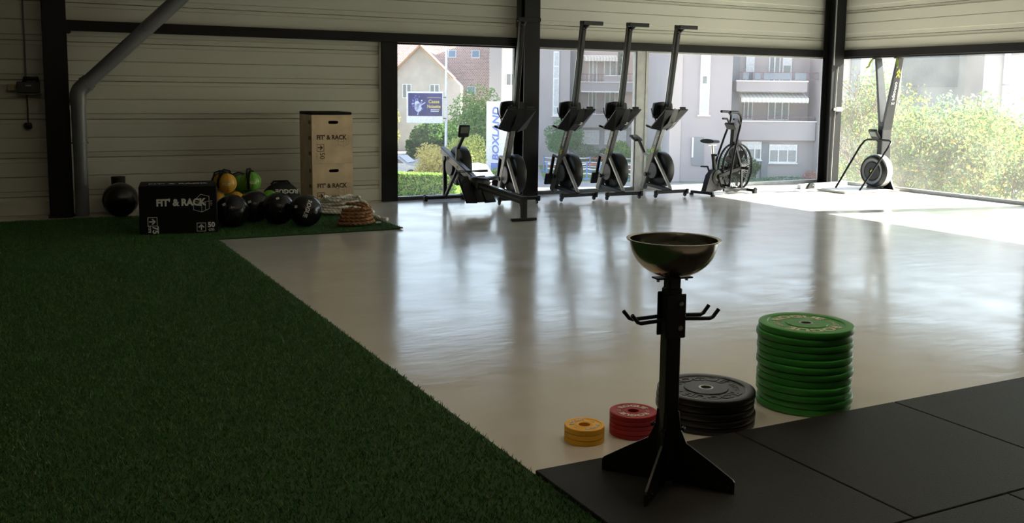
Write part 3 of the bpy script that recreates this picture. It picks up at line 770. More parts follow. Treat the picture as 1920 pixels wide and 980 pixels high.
# ================================================================ ROWING MACHINES
# local frame: x sideways, y towards the flywheel end, z up; origin under the front foot bar
ARM0, ARM1 = Vector((0, -1.15, .315)), Vector((0, .07, .70))
def arm_pt(y): t = (y-ARM0.y)/(ARM1.y-ARM0.y); return ARM0+(ARM1-ARM0)*t
def make_rower(label, loc, rot, monitor='up', number=None, seat_y=-1.27):
    g = 'rowing machines by the windows'
    w = thing('rowing_machine', label, 'rowing machine', loc, rot, g)
    ad = (ARM1-ARM0).normalized(); an = Vector((0, -ad.z, ad.y))
    # main arm with pale side plates
    mb = MB(); mb.bar(ARM0, ARM1, .072, .105, up=(0, 0, 1), bev=.008); arm = mb.build('main_arm', M_GREY_METAL, w, 40)
    for s in (-1, 1):
        mb = MB(); mb.bar(ARM0+Vector((s*.039, .06, .02)), ARM1+Vector((s*.039, -.02, -.006)), .006, .082, bev=.001); mb.build('side_plate', M_OLIVE_METAL, arm)
    mb = MB(); Ms = frame_M(arm_pt(-.66)+Vector((-.0435, 0, 0)), -ad, -an if False else an)
    Ms = frame_M(arm_pt(-.70)+Vector((-.0430, 0, 0)), -ad, an)
    add_text(mb, 'concept', .066, Ms @ Matrix.Translation((.03, -.004, 0)), bold=.0012); add_text(mb, '2', .062, Ms @ Matrix.Translation((.165, 0, 0)), bold=.0012); mb.build('lettering', M_WHITE_PRINT, arm)
    mb = MB(); line2d(mb, [(-.135, .022), (-.17, 0), (-.135, -.022)], .014, Ms); line2d(mb, [(-.175, .022), (-.21, 0), (-.175, -.022)], .014, Ms); mb.build('emblem', M_LIME, arm)
    # flywheel housing on the right, cover disc on the left
    FC = Vector((.125, -.245, .50)); Mx = Matrix.Translation(FC) @ Matrix.Rotation(PI/2, 4, 'Y')
    mb = MB(); mb.lathe([(.0, -.078), (.235, -.078), (.262, -.066), (.27, -.045), (.27, .045), (.262, .062), (.245, .07), (.24, .058), (.10, .05), (.085, .062), (.0, .062)], 40, Mx); fh = mb.build('flywheel_housing', M_BLACK_PLASTIC, w, 35)
    mb = MB(); mb.lathe([(.11, .051), (.228, .0585), (.228, .0605), (.11, .053)], 40, Mx, closed=True); mb.build('perforated_guard', mat('grey_perforated_guard', (.16, .155, .14), .45, .4, bump=(260, .6)), fh, 35)
    mb = MB()
    for k in range(10):
        a = k*PI/5; mb.bar(Mx @ Vector((.085*math.cos(a), .085*math.sin(a), .064)), Mx @ Vector((.24*math.cos(a), .24*math.sin(a), .064)), .008, .004, up=(1, 0, 0))
    mb.lathe([(.155, .062), (.165, .062), (.165, .067), (.155, .067)], 40, Mx, closed=True)
    mb.build('guard_ribs', M_BLACK_PLASTIC, fh)
    mb = MB(); mb.lathe([(0, -.124), (.115, -.124), (.125, -.116), (.125, -.085), (0, -.085)], 36, Matrix.Translation(Vector((.085, -.235, .49))) @ Matrix.Rotation(PI/2, 4, 'Y')); mb.build('drive_cover', M_BLACK_PLASTIC, w, 35)
    mb = MB(); mb.lathe([(0, -.012), (.028, -.012), (.03, .012), (0, .012)], 20, Matrix.Translation(Vector((-.068, -.16, .60))) @ Matrix.Rotation(PI/2, 4, 'Y')); mb.build('axle_cap', M_BLACK_PLASTIC, w, 35)
    # front legs and foot bar
    mb = MB(); mb.bar((0, .0, .655), (0, -.015, .055), .052, .05, up=(0, 1, 0), bev=.006); mb.build('leg', M_BLACK_PLASTIC, w)
    mb = MB(); mb.bar((0, -.47, .50), (0, -.03, .055), .040, .04, up=(0, 1, 0), bev=.006, ); mb.build('leg', mat('brushed_strut', (.30, .30, .31), .3, .6) if rot[0] else M_BLACK_PLASTIC, w)
    mb = MB(); mb.bar((-.305, 0, .045), (.305, 0, .045), .046, .040, bev=.006); fbar = mb.build('foot_bar', M_STEEL_BLACK, w)
    for s in (-1, 1):
        mb = MB(); mb.box((s*.285, 0, .018), (.045, .075, .036), bev=.008); mb.build('foot', M_BLACK_PLASTIC, fbar)
        mb = MB(); mb.lathe([(0, -.011), (.030, -.011), (.033, -.006), (.033, .006), (.030, .011), (0, .011)], 16, Matrix.Translation((s*.275, .052, .055)) @ Matrix.Rotation(PI/2, 4, 'Y')); mb.build('caster', M_BLACK_PLASTIC, fbar, 40)
        mb = MB(); mb.bar((s*.275, -.01, .06), (s*.275, .050, .055), .036, .028, bev=.004); mb.build('caster_fork', M_BLACK_PLASTIC, fbar)
    # monorail, steel running strip, rear foot
    mb = MB(); mb.bar((0, -2.37, .245), (0, -1.06, .315), .058, .092, bev=.006); rail = mb.build('monorail', M_BLACK_PLASTIC, w)
    mb = MB(); mb.bar((0, -2.35, .2945), (0, -1.15, .3585), .050, .006); mb.build('running_strip', M_STAINLESS, rail)
    for s in (-1, 1):
        mb = MB(); mb.bar((s*.0305, -2.34, .245), (s*.0305, -1.2, .306), .004, .022); mb.build('rail_groove', M_OLIVE_METAL, rail)
    rl = MB(); rl.prism([(-2.385, .29), (-2.335, .29), (-2.335, .20), (-2.345, .02), (-2.385, .02)], -.033, .033, 'x'); rleg = rl.build('rear_leg', M_BLACK_PLASTIC, w)
    mb = MB(); mb.prism([(-2.338, .20), (-2.26, .205), (-2.338, .10)], -.010, .010, 'x'); mb.build('gusset', M_BLACK_PLASTIC, rleg)
    mb = MB(); mb.bar((-.165, -2.365, .022), (.165, -2.365, .022), .055, .034, bev=.008); mb.build('rear_foot_bar', M_BLACK_PLASTIC, w)
    for s in (-1, 1):
        mb = MB(); mb.lathe([(0, 0), (.009, 0), (.009, .006), (0, .007)], 8, Matrix.Translation((s*.015, -2.29, .197)) @ Matrix.Rotation(PI, 4, 'X')); mb.build('bolt', M_SILVER, rail)
    # seat on its carriage
    zs = .245+(seat_y+2.37)/1.31*.07+.048
    mb = MB(); mb.box((0, seat_y, zs+.025), (.10, .15, .05), bev=.006); car = mb.build('seat_carriage', M_GREY_METAL, w)
    vs = []; fs = []; nx, ny = 12, 8
    for j in range(ny+1):
        for i in range(nx+1):
            u, v = i/nx*2-1, j/ny*2-1
            X = u*.180*(1-.10*v*v); Y = v*.130*(1-.18*u*u)
            z = .022+.022*u*u+.014*max(0, -v)-.016*math.exp(-(u*u)/.03)*max(0, -v)
            if abs(u) > .99 or abs(v) > .99: z -= .018
            vs.append((X, seat_y+Y, zs+.05+z))
    n0 = len(vs); vs += [(a, b, zs+.048) for a, b, c in vs]
    Wd = nx+1
    for j in range(ny):
        for i in range(nx):
            a = j*Wd+i; fs.append((a, a+1, a+Wd+1, a+Wd)); fs.append((n0+a+Wd, n0+a+Wd+1, n0+a+1, n0+a))
    for i in range(nx): fs.append((i+1, i, n0+i, n0+i+1)); a = ny*Wd+i; fs.append((a, a+1, n0+a+1, n0+a))
    for j in range(ny): a = j*Wd; fs.append((a, a+Wd, n0+a+Wd, n0+a)); a += nx; fs.append((a+Wd, a, n0+a, n0+a+Wd))
    mb = MB(); mb.add(vs, fs); mb.build('seat', M_BLACK_PLASTIC, w, 50)
    # foot stretchers
    for s in (-1, 1):
        H, Tt = Vector((s*.135, -1.19, .115)), Vector((s*.125, -.90, .415))
        mb = MB(); mb.bar(H, Tt, .135, .014, up=(0, -1, 1), bev=.004); fp = mb.build('foot_plate', M_BLACK_PLASTIC, w)
        nrm = Vector((0, -1, 1)).normalized()
        mb = MB(); mb.bar(H+nrm*.012, H+nrm*.035+Vector((0, -.012, -.005)), .11, .012, up=(0, 1, 1), bev=.004); mb.build('heel_cup', M_BLACK_PLASTIC, fp)
        mid = H+(Tt-H)*.62
        mb = MB(); mb.tube([mid+Vector((-.075, 0, 0)), mid+Vector((-.06, 0, 0))+nrm*.06, mid+nrm*.09, mid+Vector((.06, 0, 0))+nrm*.06, mid+Vector((.075, 0, 0))], .009, 6); mb.tube([mid+Vector((s*.07, 0, 0))+nrm*.03, mid+Vector((s*.10, -.03, 0))+nrm*.10, mid+Vector((s*.09, -.06, 0))+nrm*.15], .007, 6); mb.build('foot_strap', M_FABRIC, fp, 50)
    # plastic shroud joining the two foot plates, seen from below when stored on end
    mb = MB(); mb.prism([(-1.20, .10), (-1.08, .235), (-.885, .40), (-.86, .36), (-.98, .20)], -.055, .055, 'x'); mb.build('foot_shroud', M_BLACK_PLASTIC, w)
    for s in (-1, 1):
        v = [Vector((s*.055, -1.20, .10)), Vector((s*.21, -1.20, .105)), Vector((s*.205, -.90, .405)), Vector((s*.055, -.86, .36))]
        mb = MB(); q = [p+Vector((0, .012, -.012)) for p in v]; mb.add(v+q, [(0, 1, 2, 3), (7, 6, 5, 4), (0, 4, 5, 1), (1, 5, 6, 2), (2, 6, 7, 3), (3, 7, 4, 0)]); mb.build('shroud_wing', M_BLACK_PLASTIC, w)
    if number:
        Mn = frame_M((.035, -.995, .186), (1, 0, 0), (0, -.615, -.788)); Mn = Matrix.Translation(Vector((0, .013, -.010))) @ Mn
        mb = MB(); add_text(mb, number, .085, Mn, bold=.002, extrude=.003); mb.build('number', M_WHITE_PRINT, w)
    # handle and chain
    hy, hz = -.86, .475
    mb = MB(); mb.tube([(-.225, hy-.055, hz+.004), (-.13, hy-.02, hz), (-.04, hy, hz), (.04, hy, hz), (.13, hy-.02, hz), (.225, hy-.055, hz+.004)], [.016, .016, .010, .010, .016, .016], 10); hd = mb.build('handle', M_BLACK_PLASTIC, w, 50)
    mb = MB(); mb.box((0, hy+.02, hz), (.035, .04, .018), bev=.004); mb.build('chain_clip', M_SILVER, hd)
    mb = MB(); mb.bar((0, hy-.05, hz-.07), (0, hy+.03, hz-.005), .02, .02); mb.build('handle_hook', M_BLACK_PLASTIC, w)
    # monitor arm
    hing = Vector((-.0, -.45, .745))
    mb = MB(); mb.bar((0, -.43, .52), hing, .05, .035, up=(0, 1, 0), bev=.005); ma = mb.build('monitor_arm', M_OLIVE_METAL, w)
    if monitor == 'up':
        m0 = Vector((0, -.63, .915)); mdir = Vector((0, -.62, .78)).normalized()
        mb = MB(); mb.bar(hing, m0, .045, .03, up=(0, 1, 0), bev=.005); mb.build('upper_arm', M_BLACK_PLASTIC, ma)
        c = m0+Vector((0, -.015, .075)); Mm = Matrix.Translation(c) @ Matrix.Rotation(R(18), 4, 'X')
    else:
        m0 = Vector((0, -.16, .80))
        mb = MB(); mb.bar(hing, m0, .045, .03, up=(0, 0, 1), bev=.005); mb.build('upper_arm', M_BLACK_PLASTIC, ma)
        c = m0+Vector((0, .075, .02)); Mm = Matrix.Translation(c) @ Matrix.Rotation(R(-80), 4, 'X')
    mb = MB(); mb.box((0, 0, 0), (.155, .04, .17), Mm, bev=.012); mo = mb.build('monitor', M_BLACK_PLASTIC, w, 40)
    mb = MB(); mb.box((0, -.021, .02), (.115, .003, .085), Mm); mb.build('screen', mat('grey_lcd', (.12, .14, .12), .25), mo)
    return w
make_rower('rowing machine set out flat on the floor facing the first window', (5.285, 12.32, 0), (0, 0, 0), 'up')
UP = R(-84)
make_rower('rowing machine stood on end in front of the black steel column', (5.985, 11.39, .0865), (UP, 0, R(-4)), 'fold', number=None, seat_y=-1.14)
make_rower('rowing machine stood on end just past the black steel column, marked 2 under its footplates', (6.975, 11.47, .0865), (UP, 0, R(3)), 'fold', number='2', seat_y=-1.14)
make_rower('rowing machine stood on end by the pale window mullion, marked 3', (7.675, 11.385, .0865), (UP, 0, 0), 'fold', number='3', seat_y=-1.14)
make_rower('rowing machine stood on end with the number 1 and its monitor arm swung out', (8.507, 11.39, .0865), (UP, 0, R(3)), 'up', number='1', seat_y=-1.14)

# ================================================================ FAN BIKE
# local frame: y forwards, wheel axle at y = 0
bk = thing('fan_bike', 'black exercise bike with a big caged fan wheel in the sunlit corner', 'exercise bike', (9.90, 11.69, 0), (0, 0, R(-77)))
def tubes(name, paths, r, m, n=8, parent=bk):
    for p in paths: MB().tube(p, r, n).build(name, m, parent, 50)
WZ, WR = .392, .362
for s in (-1, 1):
    mb = MB(); c = Vector((s*.050, 0, WZ))
    for rr_, th in ((WR, .013), (WR*.62, .004), (WR*.34, .004)):
        mb.tube([c+Vector((0, rr_*math.cos(2*PI*k/40), rr_*math.sin(2*PI*k/40))) for k in range(40)], th, 6, closed=True)
    for k in range(48):
        a = 2*PI*k/48
        mb.tube([c+Vector((s*.02, .08*math.cos(a), .08*math.sin(a))), c+Vector((s*.012, .22*math.cos(a+.12), .22*math.sin(a+.12))), c+Vector((0, WR*math.cos(a+.2), WR*math.sin(a+.2)))], .0036, 4)
    cage = mb.build('fan_cage', M_STEEL_BLACK, bk, 50)
    mb = MB(); mb.lathe([(0, s*.01), (.085, s*.01), (.09, s*.025), (.06, s*.04), (0, s*.045)], 24, Matrix.Translation(c) @ Matrix.Rotation(PI/2, 4, 'Y')); mb.build('hub_cap', M_BLACK_PLASTIC, cage, 40)
for xx in (-.040, .040):
    mb = MB(); mb.lathe([(WR-.004, xx-.016), (WR+.008, xx-.016), (WR+.008, xx+.016), (WR-.004, xx+.016)], 40, Matrix.Translation((0, 0, WZ)) @ Matrix.Rotation(PI/2, 4, 'Y'), closed=True); mb.build('cage_band', M_STEEL_BLACK, bk, 50)
fan = MB(); fan.lathe([(0, -.05), (.05, -.05), (.05, .05), (0, .05)], 20, Matrix.Translation((0, 0, WZ)) @ Matrix.Rotation(PI/2, 4, 'Y')); fwh = fan.build('fan_hub', M_BLACK_PLASTIC, bk, 40)
for k in range(8):
    a = 2*PI*k/8+.2; u = Vector((0, math.cos(a), math.sin(a))); v = Vector((0, -math.sin(a), math.cos(a)))
    mb = MB(); mb.bar(Vector((0, 0, WZ))+u*.045, Vector((0, 0, WZ))+u*.30, .085, .004, up=(v+Vector((.5, 0, 0)))); mb.build('fan_blade', M_ALU_DARK, fwh)
# frame on the floor
mb = MB(); mb.bar((0, -.78, .050), (0, -.40, .085), .055, .055, bev=.008); mb.build('rear_beam', M_STEEL_BLACK, bk)
mb = MB(); mb.bar((-.21, -.785, .045), (.21, -.785, .045), .05, .04, bev=.008); rf = mb.build('rear_foot_bar', M_STEEL_BLACK, bk)
mb = MB(); mb.bar((-.27, 0.17, .045), (.27, 0.17, .045), .05, .04, bev=.008); ff = mb.build('front_foot_bar', M_STEEL_BLACK, bk)
for s in (-1, 1):
    mb = MB(); mb.box((s*.255, .17, .030), (.05, .075, .06), bev=.012, seg=2); mb.build('foot_cap', M_BLACK_PLASTIC, ff, 40)
    mb = MB(); mb.lathe([(0, -.012), (.034, -.012), (.036, 0), (.034, .012), (0, .012)], 16, Matrix.Translation((s*.24, .21, .05)) @ Matrix.Rotation(PI/2, 4, 'Y')); mb.build('transport_wheel', M_BLACK_PLASTIC, ff, 40)
    mb = MB(); mb.box((s*.20, -.785, .013), (.05, .06, .026), bev=.008); mb.build('foot_cap', M_BLACK_PLASTIC, rf)
    mb = MB(); mb.bar((s*.115, 0.02, .07), (s*.115, 0, WZ+.02), .028, .045, up=(0, 1, 0), bev=.004); mb.build('wheel_stand', M_STEEL_BLACK, bk)
    mb = MB(); mb.bar((s*.115, -.42, .07), (s*.115, .18, .055), .028, .04, bev=.004); mb.build('base_rail', M_STEEL_BLACK, bk)
    mb = MB(); mb.bar((s*.09, -.52, .28), (s*.115, 0, WZ), .026, .055, bev=.004); mb.build('side_stay', M_STEEL_BLACK, bk)
    # moving arm with bent grip; the far one is pushed forwards
    sw = 0.0 if s > 0 else .27
    def A(y, z): return (s*.19, y+sw*max(0, (z-.12))/1.1, z)
    P = [A(-.38, .12), A(-.36, .30), A(-.29, .62), A(-.22, .88), A(-.165, 1.04), A(-.15, 1.13), A(-.17, 1.20), A(-.24, 1.245), A(-.42, 1.25)]
    mb = MB(); mb.tube(P, .0175, 10); ar = mb.build('swing_arm', M_STEEL_BLACK, bk, 50)
    mb = MB(); mb.tube(P[6:], .022, 10); mb.build('grip', M_BLACK_PLASTIC, ar, 50)
    p0 = Vector(A(-.165, 1.06))
    mb = MB(); mb.tube([p0, p0+Vector((0, -.06, .075)), p0+Vector((0, -.17, .08))], .016, 8); mb.build('inner_grip', M_BLACK_PLASTIC, ar, 50)
    mb = MB(); mb.bar(A(-.36, .22), (s*.15, -.50, .26), .022, .03); mb.build('push_rod', M_STEEL_BLACK, ar)
    mb = MB(); mb.tube([(s*.12, 0, WZ), (s*.26, 0, WZ)], .020, 10); mb.build('foot_peg', M_STEEL_BLACK, bk, 50)
mb = MB(); mb.prism([(-.76, .05), (-.73, .12), (-.66, .30), (-.56, .38), (-.46, .36), (-.34, .24), (-.28, .10), (-.4, .055), (-.6, .09), (-.70, .05)], -.045, .045, 'x'); cg = mb.build('chain_guard', M_BLACK_PLASTIC, bk)
for s in (-1, 1):
    mb = MB(); mb.lathe([(0, 0), (.10, 0), (.11, .008), (.10, .016), (0, .016)], 28, Matrix.Translation((s*.046, -.50, .27)) @ Matrix.Rotation(s*PI/2, 4, 'Y')); mb.build('guard_disc', M_BLACK_PLASTIC, cg, 40)
    mb = MB(); mb.lathe([(.035, .016), (.06, .016), (.06, .019), (.035, .019)], 24, Matrix.Translation((s*.046, -.50, .27)) @ Matrix.Rotation(s*PI/2, 4, 'Y'), closed=True); mb.build('disc_ring', M_OLIVE_METAL, cg, 40)
    e = Vector((s*.075, -.50+s*.08, .27-s*.15))
    mb = MB(); mb.bar((s*.075, -.50, .27), e, .016, .026, up=(1, 0, 0), bev=.003); ck = mb.build('crank', M_STEEL_BLACK, bk)
    mb = MB(); mb.box(e+Vector((s*.06, 0, 0)), (.095, .085, .022), bev=.006); mb.build('pedal', M_BLACK_PLASTIC, ck)
mb = MB(); mb.bar((0, -.50, .34), (0, -.555, .62), .046, .05, up=(0, 1, 0), bev=.008); mb.build('seat_tube', M_STEEL_BLACK, bk)
mb = MB(); mb.tube([(0, -.55, .58), (0, -.58, .755)], .017, 10); mb.build('seat_post', M_STAINLESS, bk, 50)
mb = MB(); mb.tube([(.02, -.55, .60), (.085, -.55, .60)], .017, 8); mb.build('adjusting_knob', M_BLACK_PLASTIC, bk, 50)
vs = []; fs = []
for j in range(9):
    t = j/8; wv = .105*(1-t)**.6+.028; y = -.71+.27*t
    for k in range(12):
        a = 2*PI*k/12; vs.append((wv*math.cos(a), y, .80+.035*math.sin(a)*(1-.35*t)+.012*(1-t)))
for j in range(8):
    for k in range(12): fs.append((j*12+k, j*12+(k+1) % 12, (j+1)*12+(k+1) % 12, (j+1)*12+k))
fs += [tuple(range(12)), tuple(96+k for k in range(11, -1, -1))]
mb = MB(); mb.add(vs, fs); mb.build('saddle', M_BLACK_PLASTIC, bk, 50)
mb = MB(); mb.tube([(0, -.68, .755), (0, -.48, .755)], .011, 8); mb.build('saddle_rail', M_STAINLESS, bk, 50)
mb = MB(); mb.bar((0, -.10, WZ+.33), (0, -.07, 1.06), .06, .05, up=(0, 1, 0), bev=.006); mb.build('head_tube', M_STEEL_BLACK, bk)
for s in (-1, 1):
    mb = MB(); mb.bar((s*.115, 0, WZ), (s*.03, -.08, WZ+.40), .022, .04, up=(0, 1, 0)); mb.build('fork_blade', M_STEEL_BLACK, bk)
mb = MB(); mb.box((0, 0, 0), (.18, .045, .12), Matrix.Translation((0, -.15, 1.03)) @ Matrix.Rotation(R(40), 4, 'X'), bev=.012); cs = mb.build('console', M_BLACK_PLASTIC, bk, 40)
mb = MB(); mb.bar((0, -.07, 1.04), (0, -.14, 1.03), .03, .03); mb.build('console_arm', M_STEEL_BLACK, bk)
mb = MB(); mb.tube([(-.17, -.37, .14), (.17, -.37, .14)], .014, 8); mb.build('arm_axle', M_STEEL_BLACK, bk, 50)

# ================================================================ SKI MACHINE
SY = 11.11
sk = thing('ski_machine', 'tall black ski trainer with forked arms on a pale platform against the right window', 'ski machine', (12.0, SY, 0), (0, 0, 0))
def L2(x, y, z): return (x-12.0, y-SY, z)
M_PLAT = mat('pale_plywood_platform', (.60, .55, .47), .5)
mb = MB(); mb.box2(L2(11.385, 10.86, .004), L2(12.585, 11.46, .034), bev=.006); pf = mb.build('platform', M_PLAT, sk)
mb = MB(); mb.box2(L2(11.41, 10.885, .034), L2(12.36, 11.435, .037)); mb.build('grip_sheet', M_WHITE, pf)
M_SKI = mat('charcoal_ski_arm', (.045, .047, .05), .38, .2)
# column
mb = MB(); mb.box2(L2(12.36, SY-.045, .034), L2(12.56, SY+.045, 1.10), bev=.008); mb.build('column', M_SKI, sk)
mb = MB(); mb.box2(L2(12.352, SY-.045, .30), L2(12.362, SY+.045, 1.04)); mb.build('column_face', M_BLACK_PLASTIC, sk)
for s in (-1, 1):
    a = Vector(L2(12.46, SY+s*.022, .98)); b = Vector(L2(12.46, SY+s*.215, 2.115))
    mb = MB(); mb.bar(a, b, .195, .048, up=(0, 1, 0), w2=.115, h2=.040); arm = mb.build('arm', M_SKI, sk)
    mb = MB(); mb.box(b+Vector((-.04, 0, .012)), (.15, .065, .055), bev=.015, seg=2); pl = mb.build('pulley_cap', M_BLACK_PLASTIC, arm, 40)
    hx = b+Vector((-.10, s*.02, -.01))
    mb = MB(); mb.tube([hx, hx+Vector((-.02, s*.03, -.05)), hx+Vector((-.03, s*.05, -.12)), hx+Vector((-.06, s*.075, -.145))], [.012, .016, .014, .012], 8); mb.build('handle', mat('lime_handle', (.30, .42, .03), .5), pl, 50)
    if s < 0:
        d = (b-a).normalized(); nx_ = Vector((0, -1, 0)); mid = a+(b-a)*.56+Vector((0, -.029, 0))
        up = Vector((1, 0, 0)); Ms = frame_M(mid, -d, up)
        mb = MB(); add_text(mb, 'concept 2', .092, Ms @ Matrix.Translation((.06, .0, 0)), bold=.002); mb.build('lettering', M_WHITE_PRINT, arm)
        mb = MB(); line2d(mb, [(-.205, .03), (-.25, 0), (-.205, -.03)], .022, Ms); line2d(mb, [(-.27, .03), (-.315, 0), (-.27, -.03)], .022, Ms); mb.build('emblem', M_LIME, arm)
# flywheel drum facing the room
FC = Vector(L2(12.30, SY+.0, .315)); Mx = Matrix.Translation(FC) @ Matrix.Rotation(-PI/2, 4, 'Y')
mb = MB(); mb.lathe([(0, -.10), (.255, -.10), (.262, -.09), (.262, .04), (.24, .085), (.225, .095), (.215, .085), (.15, .075), (.14, .085), (.06, .09), (.05, .08), (0, .08)], 44, Mx); fd = mb.build('flywheel_drum', M_BLACK_PLASTIC, sk, 35)
mb = MB(); mb.lathe([(.2625, -.085), (.2665, -.085), (.2665, .03), (.2625, .03)], 44, Mx, closed=True); mb.build('drum_band', mat('silver_mesh_band', (.6, .6, .58), .35, .6, bump=(220, .5)), fd, 35)
mb = MB(); mb.lathe([(.165, .078), (.205, .086), (.205, .09), (.165, .082)], 44, Mx, closed=True); mb.build('vent_ring', M_ALU_DARK, fd, 35)
mb = MB(); mb.box((0, 0, .094), (.03, .045, .006), Mx, rz=.6); mb.build('emblem', M_LIME, fd)
mb = MB(); mb.prism([(SY-.17-SY, .034), (SY+.17-SY, .034), (SY+.06-SY, .17), (SY-.06-SY, .17)], 12.28-12.0, 12.33-12.0, 'x'); mb.build('drum_foot', M_BLACK_PLASTIC, sk)
for s in (-1, 1):
    mb = MB(); mb.prism([(12.34-12, .034), (12.60-12, .034), (12.56-12, .10), (12.50-12, .30), (12.40-12, .30)], s*.075-.006, s*.075+.006, 'y'); mb.build('base_bracket', M_STEEL_BLACK, sk)
mb = MB(); mb.prism([(-.05, .034), (-.27, .034), (-.25, .06), (-.12, .30), (-.05, .33)], .43, .47, 'x'); mb.build('side_gusset', M_STEEL_BLACK, sk)
# monitor
Mm = Matrix.Translation(Vector(L2(12.29, SY+.055, .90))) @ Matrix.Rotation(R(-35), 4, 'Y')
mb = MB(); mb.box((0, 0, 0), (.045, .17, .19), Mm, bev=.012); mo = mb.build('monitor', M_BLACK_PLASTIC, sk, 40)
mb = MB(); mb.box((-.024, 0, .02), (.003, .12, .09), Mm); mb.build('screen', mat('grey_lcd', (.12, .14, .12), .25), mo)
mb = MB(); mb.tube([L2(12.36, SY, .96), L2(12.30, SY+.04, .94)], .014, 8); mb.build('monitor_arm', M_STEEL_BLACK, sk, 50)
# sloping hoop rail
h = [(11.74, 11.40, .037), (12.24, 11.40, .70), (12.32, 11.385, .79), (12.335, 11.33, .812), (12.335, 11.10, .815), (12.335, 10.90, .812), (12.32, 10.85, .79), (12.24, 10.835, .70), (11.74, 10.90, .037)]
mb = MB(); mb.tube([L2(12.335, SY+.05, .80), L2(12.36, SY+.02, .80)], .014, 8); mb.build('hoop_clamp', M_STEEL_BLACK, sk, 50)
mb = MB(); mb.tube([L2(*q) for q in h], .0165, 10); mb.build('hoop_rail', M_STEEL_BLACK, sk, 60)

# ================================================================ WHITE RACK UPRIGHT ON THE FLOOR
ru = thing('rack_upright', 'white perforated steel rack upright lying on the floor behind the ski machine', 'rack upright', (11.30, 11.72, 0), (0, 0, R(7)))
mb = MB(); mb.box2((0.0, 0, 0), (1.20, .075, .075), bev=.006); rb = mb.build('upright', M_BRACKET, ru)
for k in range(22):
    mb = MB(); mb.lathe([(0, 0), (.010, 0), (.010, .001), (0, .001)], 10, Matrix.Translation((.30+k*.04, -.0006, .0375)) @ Matrix.Rotation(PI/2, 4, 'X')); mb.build('dark_hole_disc', M_BLACK, rb)  # flat black discs stand in for the dark of the holes
mb = MB(); mb.box2((-.012, -.012, 0), (.10, -.002, .085)); mb.box2((.03, -.0145, .0), (.036, -.012, .085)); mb.build('end_plate', M_BRACKET, ru)
mb = MB(); mb.prism([(.13, .0), (.30, .0), (.30, .085), (.21, .095), (.18, .08)], -.035, -.002, 'y'); bkt = mb.build('black_bracket', M_STEEL_BLACK, ru)
mb = MB(); mb.lathe([(0, 0), (.012, 0), (.012, .005), (0, .005)], 10, Matrix.Translation((.255, -.035, .055)) @ Matrix.Rotation(PI/2, 4, 'X')); mb.build('bolt', M_SILVER, bkt)

# ================================================================ CHALK STAND AND BOWL
CX, CY_ = 2.172, 2.895
cs = thing('chalk_stand', 'black steel pedestal stand with hooks on the rubber mats', 'chalk stand', (CX, CY_, .022), (0, 0, 0))
tr_ = R(-8); M_CS = mat('satin_black_steel', (.006, .006, .0065), .40, bump=(70, .05))
Rz = Matrix.Rotation(tr_, 4, 'Z')
mb = MB(); mb.box((0, 0, .385), (.060, .060, .75), Rz, bev=.006); mb.build('lower_tube', M_CS, cs, 40)
mb = MB(); mb.box((0, 0, .70), (.050, .050, .20), Rz, bev=.005); mb.build('upper_tube', M_CS, cs, 40)
for k in range(4):
    a = R(-53)+k*PI/2
    poly = [(.025, .0), (.235, .0), (.262, .0), (.262, .045), (.255, .055), (.16, .115), (.075, .165), (.05, .22), (.043, .285), (.025, .285)]
    mb = MB(); mb.prism(poly, -.0045, .0045, 'y', Matrix.Rotation(a, 4, 'Z')); leg = mb.build('leg', M_CS, cs)
    for (bx_, bz_) in ((.238, .022), (.200, .022), (.060, .22)):
        for sd in (-1, 1):
            mb = MB(); mb.lathe([(0, 0), (.0075, 0), (.0075, .004), (.004, .006), (0, .006)], 8, Matrix.Rotation(a, 4, 'Z') @ Matrix.Translation((bx_, sd*.0045, bz_)) @ Matrix.Rotation(-sd*PI/2, 4, 'X')); mb.build('bolt', M_CS, leg)
# collar plates with bolts
for sd in (-1, 1):
    mb = MB(); mb.box((0, sd*.0345, .655), (.084, .008, .168), Rz, bev=.0035); pl = mb.build('collar_plate', M_CS, cs)
    for zz in (.703, .610):
        mb = MB(); mb.lathe([(0, 0), (.010, 0), (.010, .004), (.006, .006), (0, .006)], 12, Rz @ Matrix.Translation((.018, sd*.0385, zz)) @ Matrix.Rotation(-sd*PI/2, 4, 'X')); mb.build('bolt', M_SILVER, pl, 40)
    for q in (-1, 1):
        yy = sd*.030
        mb = MB(); mb.tube([Rz @ Vector(p) for p in ((q*.028, yy, .644), (q*.145, yy+sd*.004, .638), (q*.158, yy+sd*.005, .643), (q*.182, yy+sd*.006, .672))], .0075, 10); mb.build('hook', M_CS, pl, 50)
mb = MB(); mb.box((0, 0, .797), (.15, .05, .006), Rz, bev=.002); bp = mb.build('top_plate', M_CS, cs)
for q in (-1, 1):
    mb = MB(); mb.lathe([(0, -.012), (.006, -.012), (.006, 0), (0, 0)], 10, Rz @ Matrix.Translation((q*.060, 0, .795))); mb.build('bolt', M_SILVER, bp)
prof = []
BR, BD = .164, .140
for i in range(15):
    t = i/14*PI/2
    prof.append((max(.0, BR*math.sin(t)**.85), BD*(1-math.cos(t))**.92))
outer = prof + [(BR+.008, BD+.002), (BR+.012, BD+.001), (BR+.012, BD+.004), (BR+.006, BD+.005)]
inner = [(max(0, r-.0018), z+.0018) for r, z in reversed(prof)]
mb = MB(); mb.lathe(outer+inner, 64)
bo = mb.build('chalk_bowl', M_BOWL, None, 40); bo.location = (CX, CY_, .822); tag(bo, 'polished steel bowl sitting on the black pedestal stand', 'bowl')

